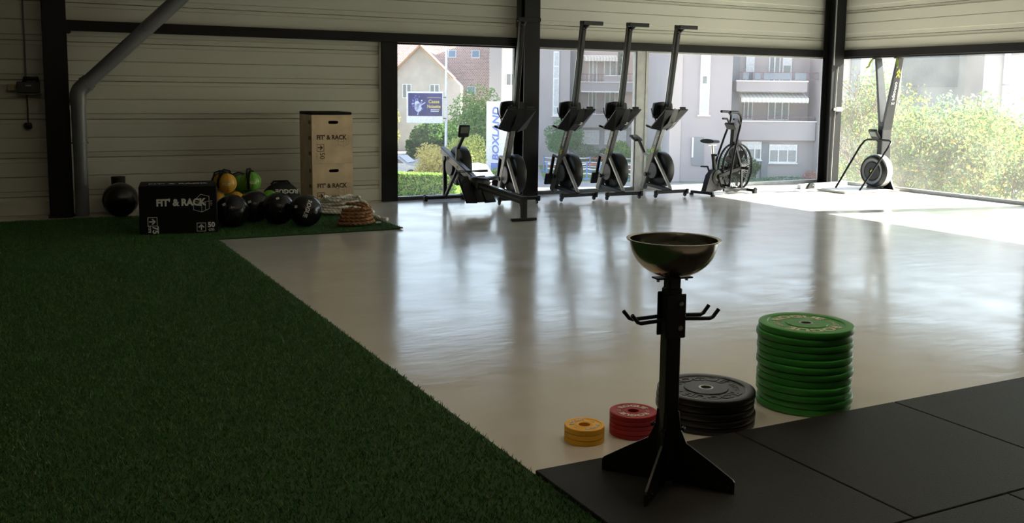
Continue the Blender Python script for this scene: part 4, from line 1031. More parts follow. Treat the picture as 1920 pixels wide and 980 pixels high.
# ================================================================ WEIGHT PLATES
def arc_text(mb, body, size, rad, ang, z, bold=.001, extrude=.0012, sx=1.0):
    vs, fs = text_geo(body, size, bold, extrude)
    out = []
    for v in vs:
        r = rad+v.y; a = ang - v.x*sx/rad
        out.append((r*math.cos(a), r*math.sin(a), z+v.z))
    mb.add(out, fs)
def make_plate(dia, th, body_m, print_m, hub_r, label, loc, rz, group, big=True, word='ROGUE', side='10KG'):
    p = thing('bumper_plate' if big else 'change_plate', label, 'weight plate', loc, (0, 0, rz), group)
    r = dia/2; h = .0255
    if big:
        top = [(h, th*.94), (h+.012, th*.94), (hub_r, th*.94), (hub_r+.003, th*.80), (r*.80, th*.80), (r*.82, th*.96), (r*.86, th), (r*.965, th), (r*.99, th*.93), (r, th*.80)]
    else:
        top = [(h, th*.93), (h+.010, th), (h+.016, th*.9), (r*.82, th*.9), (r*.86, th), (r*.97, th), (r, th*.92)]
    bot = [(rr_, th-zz) for rr_, zz in reversed(top)]
    mb = MB(); mb.lathe(top+bot, 56, closed=True); bd = mb.build('body', body_m, p, 30)
    if big:
        mb = MB(); mb.lathe([(.0245, .0005), (.0265, .0005), (.034, th*.945), (.034, th*.955), (.0255, th*.955), (.0245, th*.94)], 28, closed=True); mb.build('hub', M_ZINC, p, 40)
    mb = MB()
    zt = th*.80 if big else th*.9; rt = (hub_r+r*.80)/2 if big else (h+.016+r*.82)/2; sz = (r*.80-hub_r)*.86 if big else (r*.82-h-.016)*.85
    sx = 1.22 if big else 1.1
    for k in (0, 1): arc_text(mb, word, sz, rt, PI/2+k*PI, zt, bold=sz*.035, extrude=.0022, sx=sx)
    mb.build('raised_lettering', print_m, bd)
    mb = MB()
    for k in (0, 1): arc_text(mb, side, sz*.5, rt, k*PI, zt, bold=.0004, sx=1.3)
    mb.build('weight_marking', print_m, bd)
    return p
ORD = ['topmost', 'second', 'third', 'fourth', 'fifth', 'sixth', 'seventh', 'eighth', 'ninth', 'tenth', 'eleventh', 'lowest']
def stack(n, th, x, y, dia, body_m, print_m, hub_r, colour, what, group, big, jit, rz0, side):
    proto = None
    rnd = random.Random(int(x*1000))
    for i in range(n):
        k = n-1-i
        od = 'topmost' if k == 0 else ('lowest' if k == n-1 else ORD[k])
        lab = f'{od} {colour} {what}' if k in (0, n-1) else f'{od} {colour} {what}, counted from the top'
        dx, dy = (rnd.uniform(-jit, jit), rnd.uniform(-jit, jit)) if k else (0, 0)
        loc = (x+dx, y+dy, i*(th+.0003)); rz = rz0+(rnd.uniform(0, 6.28) if k else 0)
        if proto is None: proto = make_plate(dia, th, body_m, print_m, hub_r, lab, loc, rz, group, big, side=side); continue
        c = copy_tree(proto); c.location = loc; c.rotation_euler = (0, 0, rz); c['label'] = lab
stack(12, .0334, 3.396, 3.444, .45, M_PLATE_G, M_PRINT_PALE, .098, 'green', 'bumper plate of the tall stack', 'green bumper plates', True, .007, R(-20), '10KG')
stack(5, .0310, 2.801, 3.452, .45, M_PLATE_K, M_PLATE_K, .100, 'black', 'bumper plate of the low stack by the mat', 'black bumper plates', True, .006, R(-20), '15KG')
stack(5, .0202, 2.396, 3.45, .21, M_PLATE_R, M_PRINT_PALE, .04, 'small red', 'plate of the stack beside the chalk stand', 'red change plates', False, .0012, R(-30), '2.5')
stack(3, .0237, 2.151, 3.464, .175, M_PLATE_Y, M_PRINT_PALE, .04, 'small yellow', 'plate of the stack nearest the turf', 'yellow change plates', False, .003, R(20), '1.5')

# ================================================================ CEILING LAMPS (above and behind the viewer)
def ceiling_lamp(x, y, label, power):
    t = thing('ceiling_lamp', label, 'ceiling lamp', (x, y, ZC), group='warm ceiling lamps')
    mb = MB(); mb.box((0, 0, -.05), (.24, 1.5, .10), bev=.01); mb.build('housing', M_WHITE, t)
    m = MATS.get('warm_diffuser')
    if m is None:
        m = bpy.data.materials.new('warm_diffuser'); m.use_nodes = True; n = m.node_tree.nodes; b = n['Principled BSDF']
        b.inputs['Base Color'].default_value = (.9, .85, .75, 1); b.inputs['Emission Color'].default_value = (1.0, .80, .55, 1); b.inputs['Emission Strength'].default_value = LAMP_EMIT
        MATS['warm_diffuser'] = m
    mb = MB(); mb.box((0, 0, -.105), (.20, 1.44, .012)); mb.build('diffuser', m, t)
LAMP_EMIT = 10.0
ceiling_lamp(.4, 3.2, 'warm strip lamp on the ceiling over the edge of the turf', 1)
ceiling_lamp(3.2, 3.0, 'warm strip lamp on the ceiling over the weight plates', 1)
ceiling_lamp(6.2, 2.6, 'warm strip lamp on the ceiling over the far rubber mats', 1)

# ================================================================ OUTSIDE
# local frame of the street: u to the right, v away, both horizontal; the ground lies 4 m below the gym floor
OUTR = -YAW
def OUT(u, v, z=0.0): return (u*math.cos(YAW)+v*math.sin(YAW), -u*math.sin(YAW)+v*math.cos(YAW), z)
GZ = -4.0
M_ASPH = mat('grey_asphalt', (.30, .30, .31), .9, bump=(20, .2), var=(.5, .12))
M_LAWN = mat('lawn_green', (.13, .22, .06), .95, bump=(8, .5), var=(1.5, .3))
M_PAVE = mat('pale_paving', (.42, .37, .33), .9, var=(1.2, .15))
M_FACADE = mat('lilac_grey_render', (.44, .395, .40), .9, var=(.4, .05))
M_FACADE_D = mat('grey_render_and_shade', (.27, .28, .295), .9, var=(.4, .05))  # plain grey render; on the end wing's recess it also puts in shade
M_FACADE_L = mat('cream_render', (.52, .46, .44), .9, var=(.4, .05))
M_WHITE_OUT = mat('white_frame_paint', (.86, .86, .86), .5)
M_WINGLASS = mat('dark_window_glass', (.26, .28, .29), .08, spec=.8)
M_RAIL = mat('brown_red_railing', (.22, .12, .13), .6)
M_RAILGREY = mat('grey_balustrade_panel', (.24, .27, .31), .4)
M_GARAGE = mat('white_garage_door', (.74, .71, .69), .6)
M_CREAMW = mat('house_cream_render', (.62, .56, .49), .95, bump=(6, .3), var=(1.5, .08))
M_OAK = mat('orange_barge_board', (.52, .27, .10), .7)
M_TILES = brick_mat('red_roof_tiles', (.40, .22, .17), (.56, .36, .30), (.80, .70, .64), .24, .18, .85, .028)
M_SKYL = mat('skylight_glass', (.25, .36, .45), .15, spec=.8)
M_BARK = mat('brown_bark', (.16, .12, .09), .9, bump=(15, .6))

def plane(name, label, u0, u1, v0, v1, z, m, th=.05):
    mb = MB(); mb.box2((u0, v0, z-th), (u1, v1, z)); o = mb.build(name, m); o.rotation_euler = (0, 0, OUTR); struct(o, label); return o
plane('ground', 'pale paved ground outside', -60, 70, 12, 170, GZ, M_PAVE)
plane('road', 'grey asphalt road with parked cars', -40, 3.5, 55, 90, GZ+.03, M_ASPH, .03)
plane('lawn', 'lawn in front of the apartment block', 2.0, 34, 60.5, 78, GZ+.06, M_LAWN, .06)
plane('parking', 'pale parking court below the gym', 3.5, 40, 24, 60.5, GZ+.02, mat('pale_concrete_yard', (.36, .355, .345), .9), .02)

def kid(mb, name, m, parent, smooth=None): return mb.build(name, m, parent, smooth)
def wbox(parent, name, m, u0, u1, v0, v1, z0, z1, bev=0):
    mb = MB(); mb.box2((u0, v0, z0), (u1, v1, z1), bev=bev); return mb.build(name, m, parent)
def win(parent, u0, u1, z0, z1, v, nsash=2, shutter=0.0, fr=.07):
    """a window: white frame with its panes; shutter = lowered share of a roller blind"""
    mb = MB()
    mb.box2((u0, v-.06, z0), (u0+fr, v+.05, z1)); mb.box2((u1-fr, v-.06, z0), (u1, v+.05, z1)); mb.box2((u0+fr, v-.06, z0), (u1-fr, v+.05, z0+fr)); mb.box2((u0+fr, v-.06, z1-fr), (u1-fr, v+.05, z1))
    for k in range(1, nsash):
        x = u0+(u1-u0)*k/nsash; mb.box2((x-fr*.6, v-.06, z0+fr), (x+fr*.6, v+.05, z1-fr))
    f = mb.build('window', M_WHITE_OUT, parent)
    for k in range(nsash):
        a = u0+(u1-u0)*k/nsash+fr*.6; b = u0+(u1-u0)*(k+1)/nsash-fr*.6
        p = MB(); p.box2((a, v-.01, z0+fr), (b, v+.02, z1-fr)); p.build('pane', M_WINGLASS, f)
    if shutter:
        p = MB(); zz = z1-fr-(z1-z0-2*fr)*shutter; n = max(3, int((z1-zz)/.06))
        for k in range(n): a = zz+(z1-fr-zz)*k/n; p.box2((u0+fr, v-.045, a+.004), (u1-fr, v-.02, a+(z1-fr-zz)/n))
        p.build('roller_blind', M_WHITE_OUT, f)
    return f
def railing(parent, u0, u1, v, z0, z1, m=M_RAIL, gap=.22, panels=None):
    mb = MB(); mb.box2((u0, v-.02, z1-.04), (u1, v+.02, z1)); mb.box2((u0, v-.015, z0+.10), (u1, v+.015, z0+.13))
    n = int((u1-u0)/gap)
    for k in range(n+1): x = u0+(u1-u0)*k/n; mb.box2((x-.012, v-.012, z0), (x+.012, v+.012, z1-.03))
    r = mb.build('railing', m, parent)
    for a, b in panels or []:
        p = MB(); p.box2((a, v-.03, z0+.06), (b, v-.022, z1-.05)); p.build('railing_panel', M_RAILGREY, r)
    return r
def awning(parent, u0, u1, v, z1, z0, out, n):
    """striped awning with a scalloped valance; each stripe is a cloth strip"""
    mb = MB(); mb.box2((u0, v-.1, z1-.05), (u1, v, z1+.06)); a = mb.build('awning', M_WHITE_OUT, parent)
    w = (u1-u0)/n; zv = z0+.28
    for k in range(n):
        x0, x1 = u0+k*w, u0+(k+1)*w; m = M_AWN_A if k % 2 else M_AWN_B
        vs = [(x0, v, z1), (x1, v, z1), (x1, v-out, zv), (x0, v-out, zv), (x0, v, z1+.02), (x1, v, z1+.02), (x1, v-out, zv+.02), (x0, v-out, zv+.02)]
        p = MB(); p.add(vs, [(0, 1, 2, 3), (7, 6, 5, 4), (0, 4, 5, 1), (1, 5, 6, 2), (2, 6, 7, 3), (3, 7, 4, 0)])
        poly = [(x0, zv+.02), (x1, zv+.02), (x1, z0+.06), ((x0+x1)/2+w*.25, z0+.01), ((x0+x1)/2, z0), ((x0+x1)/2-w*.25, z0+.01), (x0, z0+.06)]
        p.prism(poly, v-out-.015, v-out, 'y'); p.build('stripe', m, a)
    return a
M_AWN_A = mat('white_awning_cloth', (.82, .81, .77), .9); M_AWN_B = mat('cream_awning_cloth', (.66, .64, .56), .9)

def bld(name, label, cat='building'):
    return thing(name, label, cat, (0, 0, 0), (0, 0, OUTR))

# ---- apartment block: set back wing with balconies, stair tower, near wing with awning
ap = bld('apartment_building', 'lilac grey apartment block with balconies and striped awnings beyond the windows')
TOP = 9.4
wbox(ap, 'wing_wall', M_FACADE, .6, 4.25, 73.2, 84, GZ, TOP)
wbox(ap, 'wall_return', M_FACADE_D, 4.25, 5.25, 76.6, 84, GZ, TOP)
wbox(ap, 'balcony_back_wall', M_FACADE_L, 5.25, 13.0, 77.2, 84, GZ, TOP)
# tall stair window strip of the wing
fr = wbox(ap, 'stair_window', M_WHITE_OUT, 2.98, 3.42, 73.08, 73.22, -.20, 4.62)
for z0, z1 in ((-.05, .45), (.55, 2.55), (2.65, 3.45), (3.55, 4.5)): wbox(fr, 'pane', mat('bright_blind_glass', (.62, .66, .68), .25), 3.06, 3.34, 73.05, 73.075, z0, z1)
wbox(ap, 'stair_sill', M_WHITE_OUT, 2.88, 3.5, 73.0, 73.19, -.27, -.20)
wbox(ap, 'side_window', M_WINGLASS, .62, 1.15, 73.14, 73.19, 2.0, 3.4)
# balconies of the wing
b1 = wbox(ap, 'balcony', M_FACADE, 5.2, 12.6, 74.9, 77.2, 1.66, 2.36); wbox(b1, 'coping', M_WHITE_OUT, 5.15, 12.6, 74.82, 75.1, 2.36, 2.42)
wbox(b1, 'parapet', M_FACADE, 7.0, 8.75, 74.9, 75.1, 2.42, 2.86); wbox(b1, 'parapet_coping', M_WHITE_OUT, 6.95, 8.8, 74.85, 75.15, 2.86, 2.91)
railing(b1, 5.2, 7.0, 74.95, 2.42, 3.0); railing(b1, 8.75, 12.6, 74.95, 2.42, 3.05)
wbox(b1, 'soffit_band', M_WHITE_OUT, 5.2, 8.3, 74.85, 74.9, 1.60, 1.70)
b2 = wbox(ap, 'balcony', M_FACADE, 5.2, 12.6, 74.9, 77.2, -1.10, -.10); wbox(b2, 'coping', M_WHITE_OUT, 5.15, 12.6, 74.82, 75.1, -.10, -.04)
railing(b2, 5.2, 12.6, 74.95, -.04, .18, gap=.5)
wbox(ap, 'ground_floor_wall', M_FACADE, 5.2, 13.0, 75.5, 77.2, GZ, -1.10)
win(ap, 5.95, 6.62, 2.3, 4.5, 77.15, 2); win(ap, 7.15, 8.15, 2.42, 4.5, 77.15, 2, .12); win(ap, 10.0, 11.3, 3.0, 4.6, 77.15, 2, .55)
win(ap, 5.95, 6.60, -.1, 2.0, 77.15, 2); win(ap, 7.25, 8.10, -.1, 2.0, 77.15, 2, .10); win(ap, 9.95, 11.6, -.1, 1.2, 77.15, 3)
awning(ap, 5.5, 8.1, 77.0, 4.45, 4.0, 1.0, 22); awning(ap, 9.8, 12.1, 76.9, 1.64, .85, 1.3, 16); awning(ap, 9.6, 11.9, 77.0, 4.75, 4.35, .8, 18)
pl = wbox(ap, 'planter_screen', mat('dark_ivy_screen', (.13, .15, .13), .9, bump=(9, 1), var=(5, .6)), 8.15, 8.75, 76.0, 76.25, 2.42, 5.0)
for u0, u1 in ((5.35, 6.75), (7.15, 8.85), (9.6, 12.3)):
    g = MB(); n = 6
    for k in range(n): a = -2.45+1.12*k/n; g.box2((u0, 75.40, a+.012), (u1, 75.49, a+1.12/n))
    g.build('garage_door', M_GARAGE, ap)
# stair tower and near wing
wbox(ap, 'stair_tower', M_FACADE, 9.8, 13.62, 60.6, 76, GZ, TOP)
wbox(ap, 'tower_corner_strip', M_FACADE_L, 9.8, 10.5, 60.52, 60.6, GZ, TOP)
st = wbox(ap, 'stair_window', M_WHITE_OUT, 11.62, 12.20, 60.46, 60.62, .25, 6.0)
for z0, z1 in ((.38, 1.1), (1.2, 2.05), (2.75, 3.2), (3.3, 4.6), (4.7, 5.8)): wbox(st, 'pane', mat('bright_blind_glass', (.62, .66, .68), .25), 11.70, 12.12, 60.43, 60.455, z0, z1)
wbox(st, 'vent_window', M_WINGLASS, 11.76, 12.0, 60.42, 60.45, 2.2, 2.65)
wbox(ap, 'stair_sill', M_WHITE_OUT, 11.5, 12.3, 60.4, 60.59, .17, .25)
d = wbox(ap, 'entrance_door', M_FACADE_D, 11.25, 11.95, 60.5, 60.6, -2.9, -1.15); wbox(d, 'door_glass', M_WHITE_OUT, 11.22, 11.32, 60.46, 60.5, -2.4, -1.15)
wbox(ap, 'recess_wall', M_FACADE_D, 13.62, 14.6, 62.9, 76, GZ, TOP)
wbox(ap, 'balcony_back_wall', M_FACADE_L, 14.6, 19.6, 63.9, 76, GZ, TOP)
b3 = wbox(ap, 'balcony', M_FACADE, 14.2, 18.7, 61.9, 63.9, 1.74, 2.38); wbox(b3, 'coping', M_WHITE_OUT, 14.15, 18.75, 61.82, 62.1, 2.38, 2.45)
railing(b3, 14.3, 19.4, 61.95, 2.45, 2.98, gap=.3, panels=((14.6, 14.95), (15.35, 15.7), (17.9, 18.6), (15.9, 17.7)))
b4 = wbox(ap, 'balcony', M_FACADE, 14.45, 19.35, 61.9, 63.9, -1.34, -.16); wbox(b4, 'coping', M_WHITE_OUT, 14.40, 19.4, 61.82, 62.1, -.16, -.09)
railing(b4, 14.5, 19.3, 61.95, -.09, .17, gap=.9)
wbox(ap, 'ground_floor_wall', M_FACADE, 14.6, 19.5, 62.4, 63.9, GZ, -1.34)
win(ap, 15.2, 15.75, 2.3, 4.6, 63.85, 1, .7); win(ap, 16.7, 17.45, 2.3, 4.6, 63.85, 2); win(ap, 17.6, 18.2, 2.3, 4.6, 63.85, 1, .5)
win(ap, 15.15, 15.75, -.1, 1.5, 63.85, 2); win(ap, 16.75, 18.15, -.1, 1.5, 63.85, 3, .25)
awning(ap, 14.5, 18.8, 63.0, 1.70, 1.05, 1.2, 34)
win(ap, 14.75, 16.05, -2.62, -1.45, 62.35, 3, .42); win(ap, 16.55, 18.35, -2.80, -1.62, 62.35, 3, .30)
wbox(ap, 'window_sill', M_WHITE_OUT, 14.7, 16.1, 62.2, 62.39, -2.70, -2.62); wbox(ap, 'window_sill', M_WHITE_OUT, 16.5, 18.4, 62.2, 62.39, -2.88, -2.80)
wbox(ap, 'pilaster', M_FACADE_D, 16.08, 16.5, 62.30, 62.4, GZ, -1.5)
wbox(ap, 'end_pier', M_FACADE, 19.4, 20.4, 61.4, 76, GZ, TOP)
wbox(ap, 'corner_window', M_WINGLASS, 18.95, 19.35, 63.80, 63.89, -2.6, -1.7)

# ---- end wing seen through the right hand window
TOP = 10.2
aw = bld('apartment_wing', 'pale end wing of the apartments with a dark recess and drain pipe behind the trees')
wbox(aw, 'wall', M_FACADE_L, 20.9, 24.9, 62.5, 76, GZ, TOP)
wbox(aw, 'recess', M_FACADE_D, 24.9, 29.9, 64.5, 76, GZ, TOP)  # shade of the recess is put into this greyer wall colour
wbox(aw, 'wall', M_FACADE, 29.9, 44.0, 62.0, 76, GZ, TOP)
wbox(aw, 'grey_strip', M_FACADE_D, 21.6, 22.2, 62.42, 62.5, GZ, TOP); wbox(aw, 'window_band', mat('grey_blind_window', (.3, .33, .35), .3), 23.0, 23.4, 62.42, 62.5, -.4, TOP)  # strip of darker grey standing slightly proud of the wall
wbox(aw, 'recess_shade_panel', mat('recess_shade_sheet', (.14, .16, .18), .2), 25.2, 29.4, 64.42, 64.5, 2.2, TOP)  # dark glossy sheet in the recess, its shade put in as colour
m = MB(); m.tube([(30.95+.3, 61.8, GZ), (30.95+.3, 61.8, TOP)], .19, 14); m.build('drain_pipe', M_WHITE_OUT, aw, 40)
m = MB(); m.tube([(31.25, 61.8, 2.3), (31.25, 61.8, 2.4)], .21, 14); m.build('pipe_joint', M_FACADE_D, aw, 40)

# ---- house with the tiled roof
hs = bld('house', 'cream house with red tiled roof, gable and roof windows beyond the billboard')
AP, EV = (-8.62, 5.75), 2.4
mb = MB(); mb.prism([(-12.6, GZ), (-4.9, GZ), (-4.9, 2.1), (-5.3, 2.5), (AP[0], 5.60), (-12.3, 2.0), (-12.6, 1.7)], 90.2, 99.0, 'y'); gw = mb.build('gable_wall', M_CREAMW, hs)
def slope(parent, name, m, u0, u1, v0, z0, v1, z1, th=.18):
    """roof plane in its own object so that the tile courses run level"""
    L = math.hypot(v1-v0, z1-z0); a = math.atan2(z1-z0, v1-v0)
    mb = MB(); mb.box2((0, 0, -th), (u1-u0, L, 0)); o = mb.build(name, m, parent); o.location = (u0, v0, z0); o.rotation_euler = (a, 0, 0); return o
rf = slope(hs, 'main_roof', M_TILES, -17.0, -2.35, 95.6, .10, 101.6, 8.2)
# rooflets of the gable
def gable_slope(name, ua, za, ub, zb):
    L = math.hypot(ub-ua, zb-za); mb = MB(); mb.box2((0, 0, -.16), (L, 10.5, 0)); o = mb.build(name, M_TILES, hs)
    o.location = (ua, 89.6, za); o.rotation_euler = (0, -math.atan2(zb-za, ub-ua), 0); return o
gr = gable_slope('gable_roof', AP[0], 5.85, -5.55, 2.85); gl = gable_slope('gable_roof', -13.0, 1.55, AP[0], 5.85)
for (ua, za, ub, zb) in ((-12.9, 1.45, AP[0], 5.72), (AP[0], 5.72, -5.5, 2.72)):
    mb = MB(); mb.bar((ua, 89.55, za), (ub, 89.55, zb), .09, .24, up=(0, 1, 0)); mb.build('barge_board', M_OAK, hs)
def roof_window(t_u, t):
    mb = MB(); mb.box2((t_u+17.0, t, 0), (t_u+17.0+.85, t+.95, .10)); f = mb.build('roof_window', M_WHITE_OUT, rf)
    p = MB(); p.box2((t_u+17.08, t+.09, .10), (t_u+17.77, t+.87, .12)); p.build('pane', M_SKYL, f)
for u, t in ((-10.05, 6.0), (-6.7, 6.0), (-4.3, 6.0)): roof_window(u, t)
roof_window(-4.6, 1.45)
win(hs, -10.3, -9.45, .9, 2.2, 90.15, 2); win(hs, -7.75, -6.85, .95, 2.2, 90.15, 2)
wbox(hs, 'side_tower', M_FACADE_D, -2.35, -1.16, 94.5, 101, GZ, 9.0)
nb = bld('white_house', 'white neighbouring house glimpsed beside the tiled roof')
wbox(nb, 'wall', mat('white_house_render', (.82, .80, .77), .9), -1.16, 2.6, 96, 103, GZ, 6.4)
mb = MB(); mb.prism([(-1.4, 6.3), (2.8, 6.3), (.7, 8.4)], 95.6, 103.3, 'y'); mb.build('roof', M_TILES, nb)
win(nb, -.75, .3, 2.2, 3.4, 95.95, 2)

# ---- billboard, lamp post, totem
bb = bld('billboard', 'white framed roadside billboard with a dark blue poster reading Casse Noisette', 'billboard')
mb = MB(); mb.box2((-7.88, 71.8, -.82), (-5.18, 72.1, 1.52), bev=.03); mb.build('panel', M_WHITE_OUT, bb)
mb = MB(); mb.box2((-7.76, 71.77, -.28), (-5.26, 71.80, 1.40)); po = mb.build('poster', None or mat('navy_poster', (.018, .022, .14), .5, var=(1.2, .5)), bb)
# a cloud of pale sparks on the poster
m_gl = mat('pale_spark_print', (.62, .66, .85), .6); m_gl2 = mat('violet_spark_print', (.20, .20, .55), .6)
rr2 = random.Random(3)
def disc(mb, u, z, r, v): mb.lathe([(0, 0), (r, 0), (r, .004), (0, .004)], 10, Matrix.Translation((u, v, z)) @ Matrix.Rotation(PI/2, 4, 'X'))
m1 = MB(); m2_ = MB()
for k in range(70):
    a = rr2.uniform(0, 2*PI); q = abs(rr2.gauss(0, .5)); disc(m2_, -7.08+q*.42*math.cos(a), .62+q*.62*math.sin(a), rr2.uniform(.02, .08), 71.766)
for k in range(60):
    a = rr2.uniform(0, 2*PI); q = abs(rr2.gauss(0, .42)); disc(m1, -7.05+q*.40*math.cos(a), .45+q*.55*math.sin(a), rr2.uniform(.015, .07), 71.760)
disc(m1, -7.02, .28, .26, 71.760); disc(m1, -7.10, .62, .20, 71.760)
m1.bar((-7.0, 71.757, .1), (-7.06, 71.757, -.22), .05, .005, up=(0, 1, 0)); m1.bar((-6.9, 71.757, .45), (-6.5, 71.757, .72), .06, .005, up=(0, 1, 0))
s1 = m1.build('spark_print', m_gl, po); s1['kind'] = 'stuff'; s2 = m2_.build('spark_print', m_gl2, po); s2['kind'] = 'stuff'
m_yel = mat('yellow_poster_lettering', (.80, .62, .12), .6)
Mp = frame_M((-5.82, 71.765, 0), (1, 0, 0), (0, 0, 1))
mb = MB(); add_text(mb, 'Casse', .36, Mp @ Matrix.Translation((-.04, .78, 0)), bold=.006, sx=.95); mb.build('lettering', m_yel, po)
mb = MB(); add_text(mb, 'Noisette', .34, Mp @ Matrix.Translation((-.04, .42, 0)), bold=.006, sx=.82); mb.build('lettering', m_yel, po)
mb = MB(); mb.box2((-6.35, 71.755, 1.06), (-5.35, 71.762, 1.085)); mb.build('rule_line', m_yel, po)
mb = MB(); mb.box2((-6.1, 71.755, .16), (-5.45, 71.762, .20)); mb.build('small_print', M_WHITE_OUT, po)
mb = MB(); mb.box2((-6.1, 71.755, .05), (-5.50, 71.762, .09)); mb.build('small_print', M_WHITE_OUT, po)
for z in (-.45, 1.1):
    mb = MB(); mb.bar((-5.3, 72.05, z), (-4.98, 72.0, z), .08, .08); mb.build('bracket', M_ALU_DARK, bb)
lp = bld('lamp_post', 'tall white street lamp post beside the billboard', 'lamp post')
mb = MB(); mb.tube([(-4.98, 72.15, GZ), (-4.98, 72.15, 1), (-4.98, 72.15, 7.5)], [.11, .095, .075], 12); mb.build('pole', M_WHITE_OUT, lp, 40)
mb = MB(); mb.tube([(-4.98, 72.15, 7.4), (-4.98, 71.75, 7.9), (-4.98, 70.75, 8.0)], .05, 8); mb.build('arm', M_WHITE_OUT, lp, 40)
mb = MB(); mb.box((-4.98, 70.45, 7.97), (.3, .7, .12), bev=.04); mb.build('lantern', M_ALU_DARK, lp)
to = bld('totem_sign', 'tall white totem sign lettered BOXLAND in blue', 'sign')
mb = MB(); mb.box2((-1.70, 61.9, GZ), (.36, 62.2, .94), bev=.02); mb.build('panel', M_WHITE_OUT, to)
M_BLUE = mat('blue_sign_print', (.16, .24, .62), .5)
vs, fs = text_geo('BOXLAND', 1.0, .03, .008); xs = [v.x for v in vs]; ys = [v.y for v in vs]
kx, ky = 3.38/(max(xs)-min(xs)), .44/(max(ys)-min(ys)); ym = (max(ys)+min(ys))/2
mb = MB(); mb.add([(v.x*kx+(v.y-ym)*.10, (v.y-ym)*ky, v.z) for v in vs], fs, frame_M((-1.10, 61.885, -1.10), (0, 0, 1), (-1, 0, 0))); mb.build('lettering', M_BLUE, to)
mb = MB(); mb.box2((-1.38, 61.87, -3.82), (-.62, 61.9, -2.98)); lg = mb.build('blue_square', M_BLUE, to)
mb = MB(); mb.prism([(-1.35, -3.80), (-.62, -3.80), (-.62, -3.0)], 61.86, 61.868, 'y'); mb.add([], [])
mb = MB(); mb.prism([(-1.28, -3.70), (-.66, -3.70), (-.66, -3.10), (-.70, -3.05)], 61.858, 61.868, 'y'); mb.build('white_triangle', M_WHITE_OUT, lg)
mb = MB(); add_text(mb, 'BOX', .26, frame_M((-.42, 61.885, -.15), (0, 0, 1), (-1, 0, 0)), bold=.004, extrude=.008); mb.build('small_lettering', M_FACADE_D, to)

# ---- cars
def car(label, u, v, rz, m):
    c = thing('parked_car', label, 'car', OUT(u, v, GZ+.03), (0, 0, OUTR+rz), 'cars parked along the hedge')
    P = [(-2.05, .32), (-2.1, .62), (-2.02, .86), (-1.75, .93), (-1.1, 1.42), (-.5, 1.50), (.35, 1.46), (1.05, .98), (1.75, .86), (2.05, .66), (2.08, .36), (1.9, .26), (-1.9, .26)]
    mb = MB(); mb.prism(P, -.82, .82, 'y'); bm = bmesh.new()
    b = mb.build('body', m, c, 30); md = b.modifiers.new('soft', 'BEVEL'); md.width = .07; md.segments = 2; md.limit_method = 'ANGLE'; bm.free()
    for s in (-1, 1):
        mb = MB(); mb.prism([(-1.35, 1.0), (-1.0, 1.34), (-.4, 1.40), (.3, 1.37), (.82, 1.0)], s*.815-.006, s*.815+.012*s+.006, 'y'); mb.build('side_window', M_WINGLASS, b)
        for x in (-1.3, 1.28):
            mb = MB(); mb.lathe([(0, -.09), (.20, -.09), (.31, -.08), (.32, 0), (.31, .08), (.20, .09), (0, .09)], 20, Matrix.Translation((x, s*.76, .32)) @ Matrix.Rotation(PI/2, 4, 'X')); w = mb.build('wheel', M_BLACK, c, 40)
            mb = MB(); mb.lathe([(0, .0), (.19, 0), (.19, .015), (0, .02)], 16, Matrix.Translation((x, s*.85, .32)) @ Matrix.Rotation(-s*PI/2, 4, 'X')); mb.build('hubcap', M_SILVER, w, 40)
    for (x0, z0, x1, z1, nm) in ((.45, 1.43, 1.0, 1.02, 'windscreen'), (-1.18, 1.38, -1.66, 1.0, 'rear_window')):
        mb = MB(); mb.bar((x0, 0, z0), (x1, 0, z1), 1.38, .05, up=(1, 0, 1)); mb.build(nm, M_WINGLASS, b)
    for s in (-1, 1):
        mb = MB(); mb.box((2.04, s*.6, .66), (.08, .32, .14), bev=.02); mb.build('headlamp', M_WHITE_OUT, c)
        mb = MB(); mb.box((-2.04, s*.62, .74), (.08, .26, .16), bev=.02); mb.build('tail_lamp', mat('red_lamp', (.4, .02, .02), .3), c)
    return c
car('silver parked car behind the clipped hedge, half hidden by it', -7.4, 61.5, R(-14), mat('silver_car_paint', (.45, .48, .5), .25, .5))
car('pale blue parked car between the hedge and the yellow shrub', -4.6, 65.0, R(-14), mat('pale_blue_car_paint', (.52, .58, .62), .25, .3))
car('white parked car beside the totem sign', -2.3, 54.0, R(-60), mat('white_car_paint', (.75, .75, .75), .25))
car('dark grey parked car on the far side of the road', -12.5, 78.0, R(0), mat('dark_car_paint', (.15, .16, .18), .25, .3))

# ---- striped site barriers
bf = bld('site_barrier', 'low blue and white site barrier of posts and tapes in the yard', 'barrier')
mbl = mat('blue_barrier_post', (.10, .25, .60), .5); mwt = mat('white_barrier_tape', (.82, .82, .84), .6); mrd = mat('red_barrier_tape', (.55, .10, .10), .6)
for row, (v, zoff) in enumerate(((67.5, 0), (61.5, 0))):
    u0, u1 = 2.2, 10.8 if row == 0 else 9.0
    n = 9
    for k in range(n):
        u = u0+(u1-u0)*k/(n-1)
        mb = MB(); mb.tube([(u, v, GZ+.05), (u, v, GZ+1.15)], .045, 8); mb.box((u, v, GZ+.08), (.4, .4, .10), bev=.03); mb.build('post', mbl, bf, 40)
    for k in range(n-1):
        for j, z in enumerate((.45, .75, 1.05)):
            a, b = u0+(u1-u0)*k/(n-1), u0+(u1-u0)*(k+1)/(n-1)
            pts = [(a+(b-a)*t/5, v, GZ+z-.05*math.sin(PI*t/5)) for t in range(6)]
            mb = MB()
            for t in range(5): mb.bar(pts[t], pts[t+1], .012, .075, up=(0, 0, 1))
            mb.build('tape', mrd if (k+j) % 5 == 0 else mwt, bf)

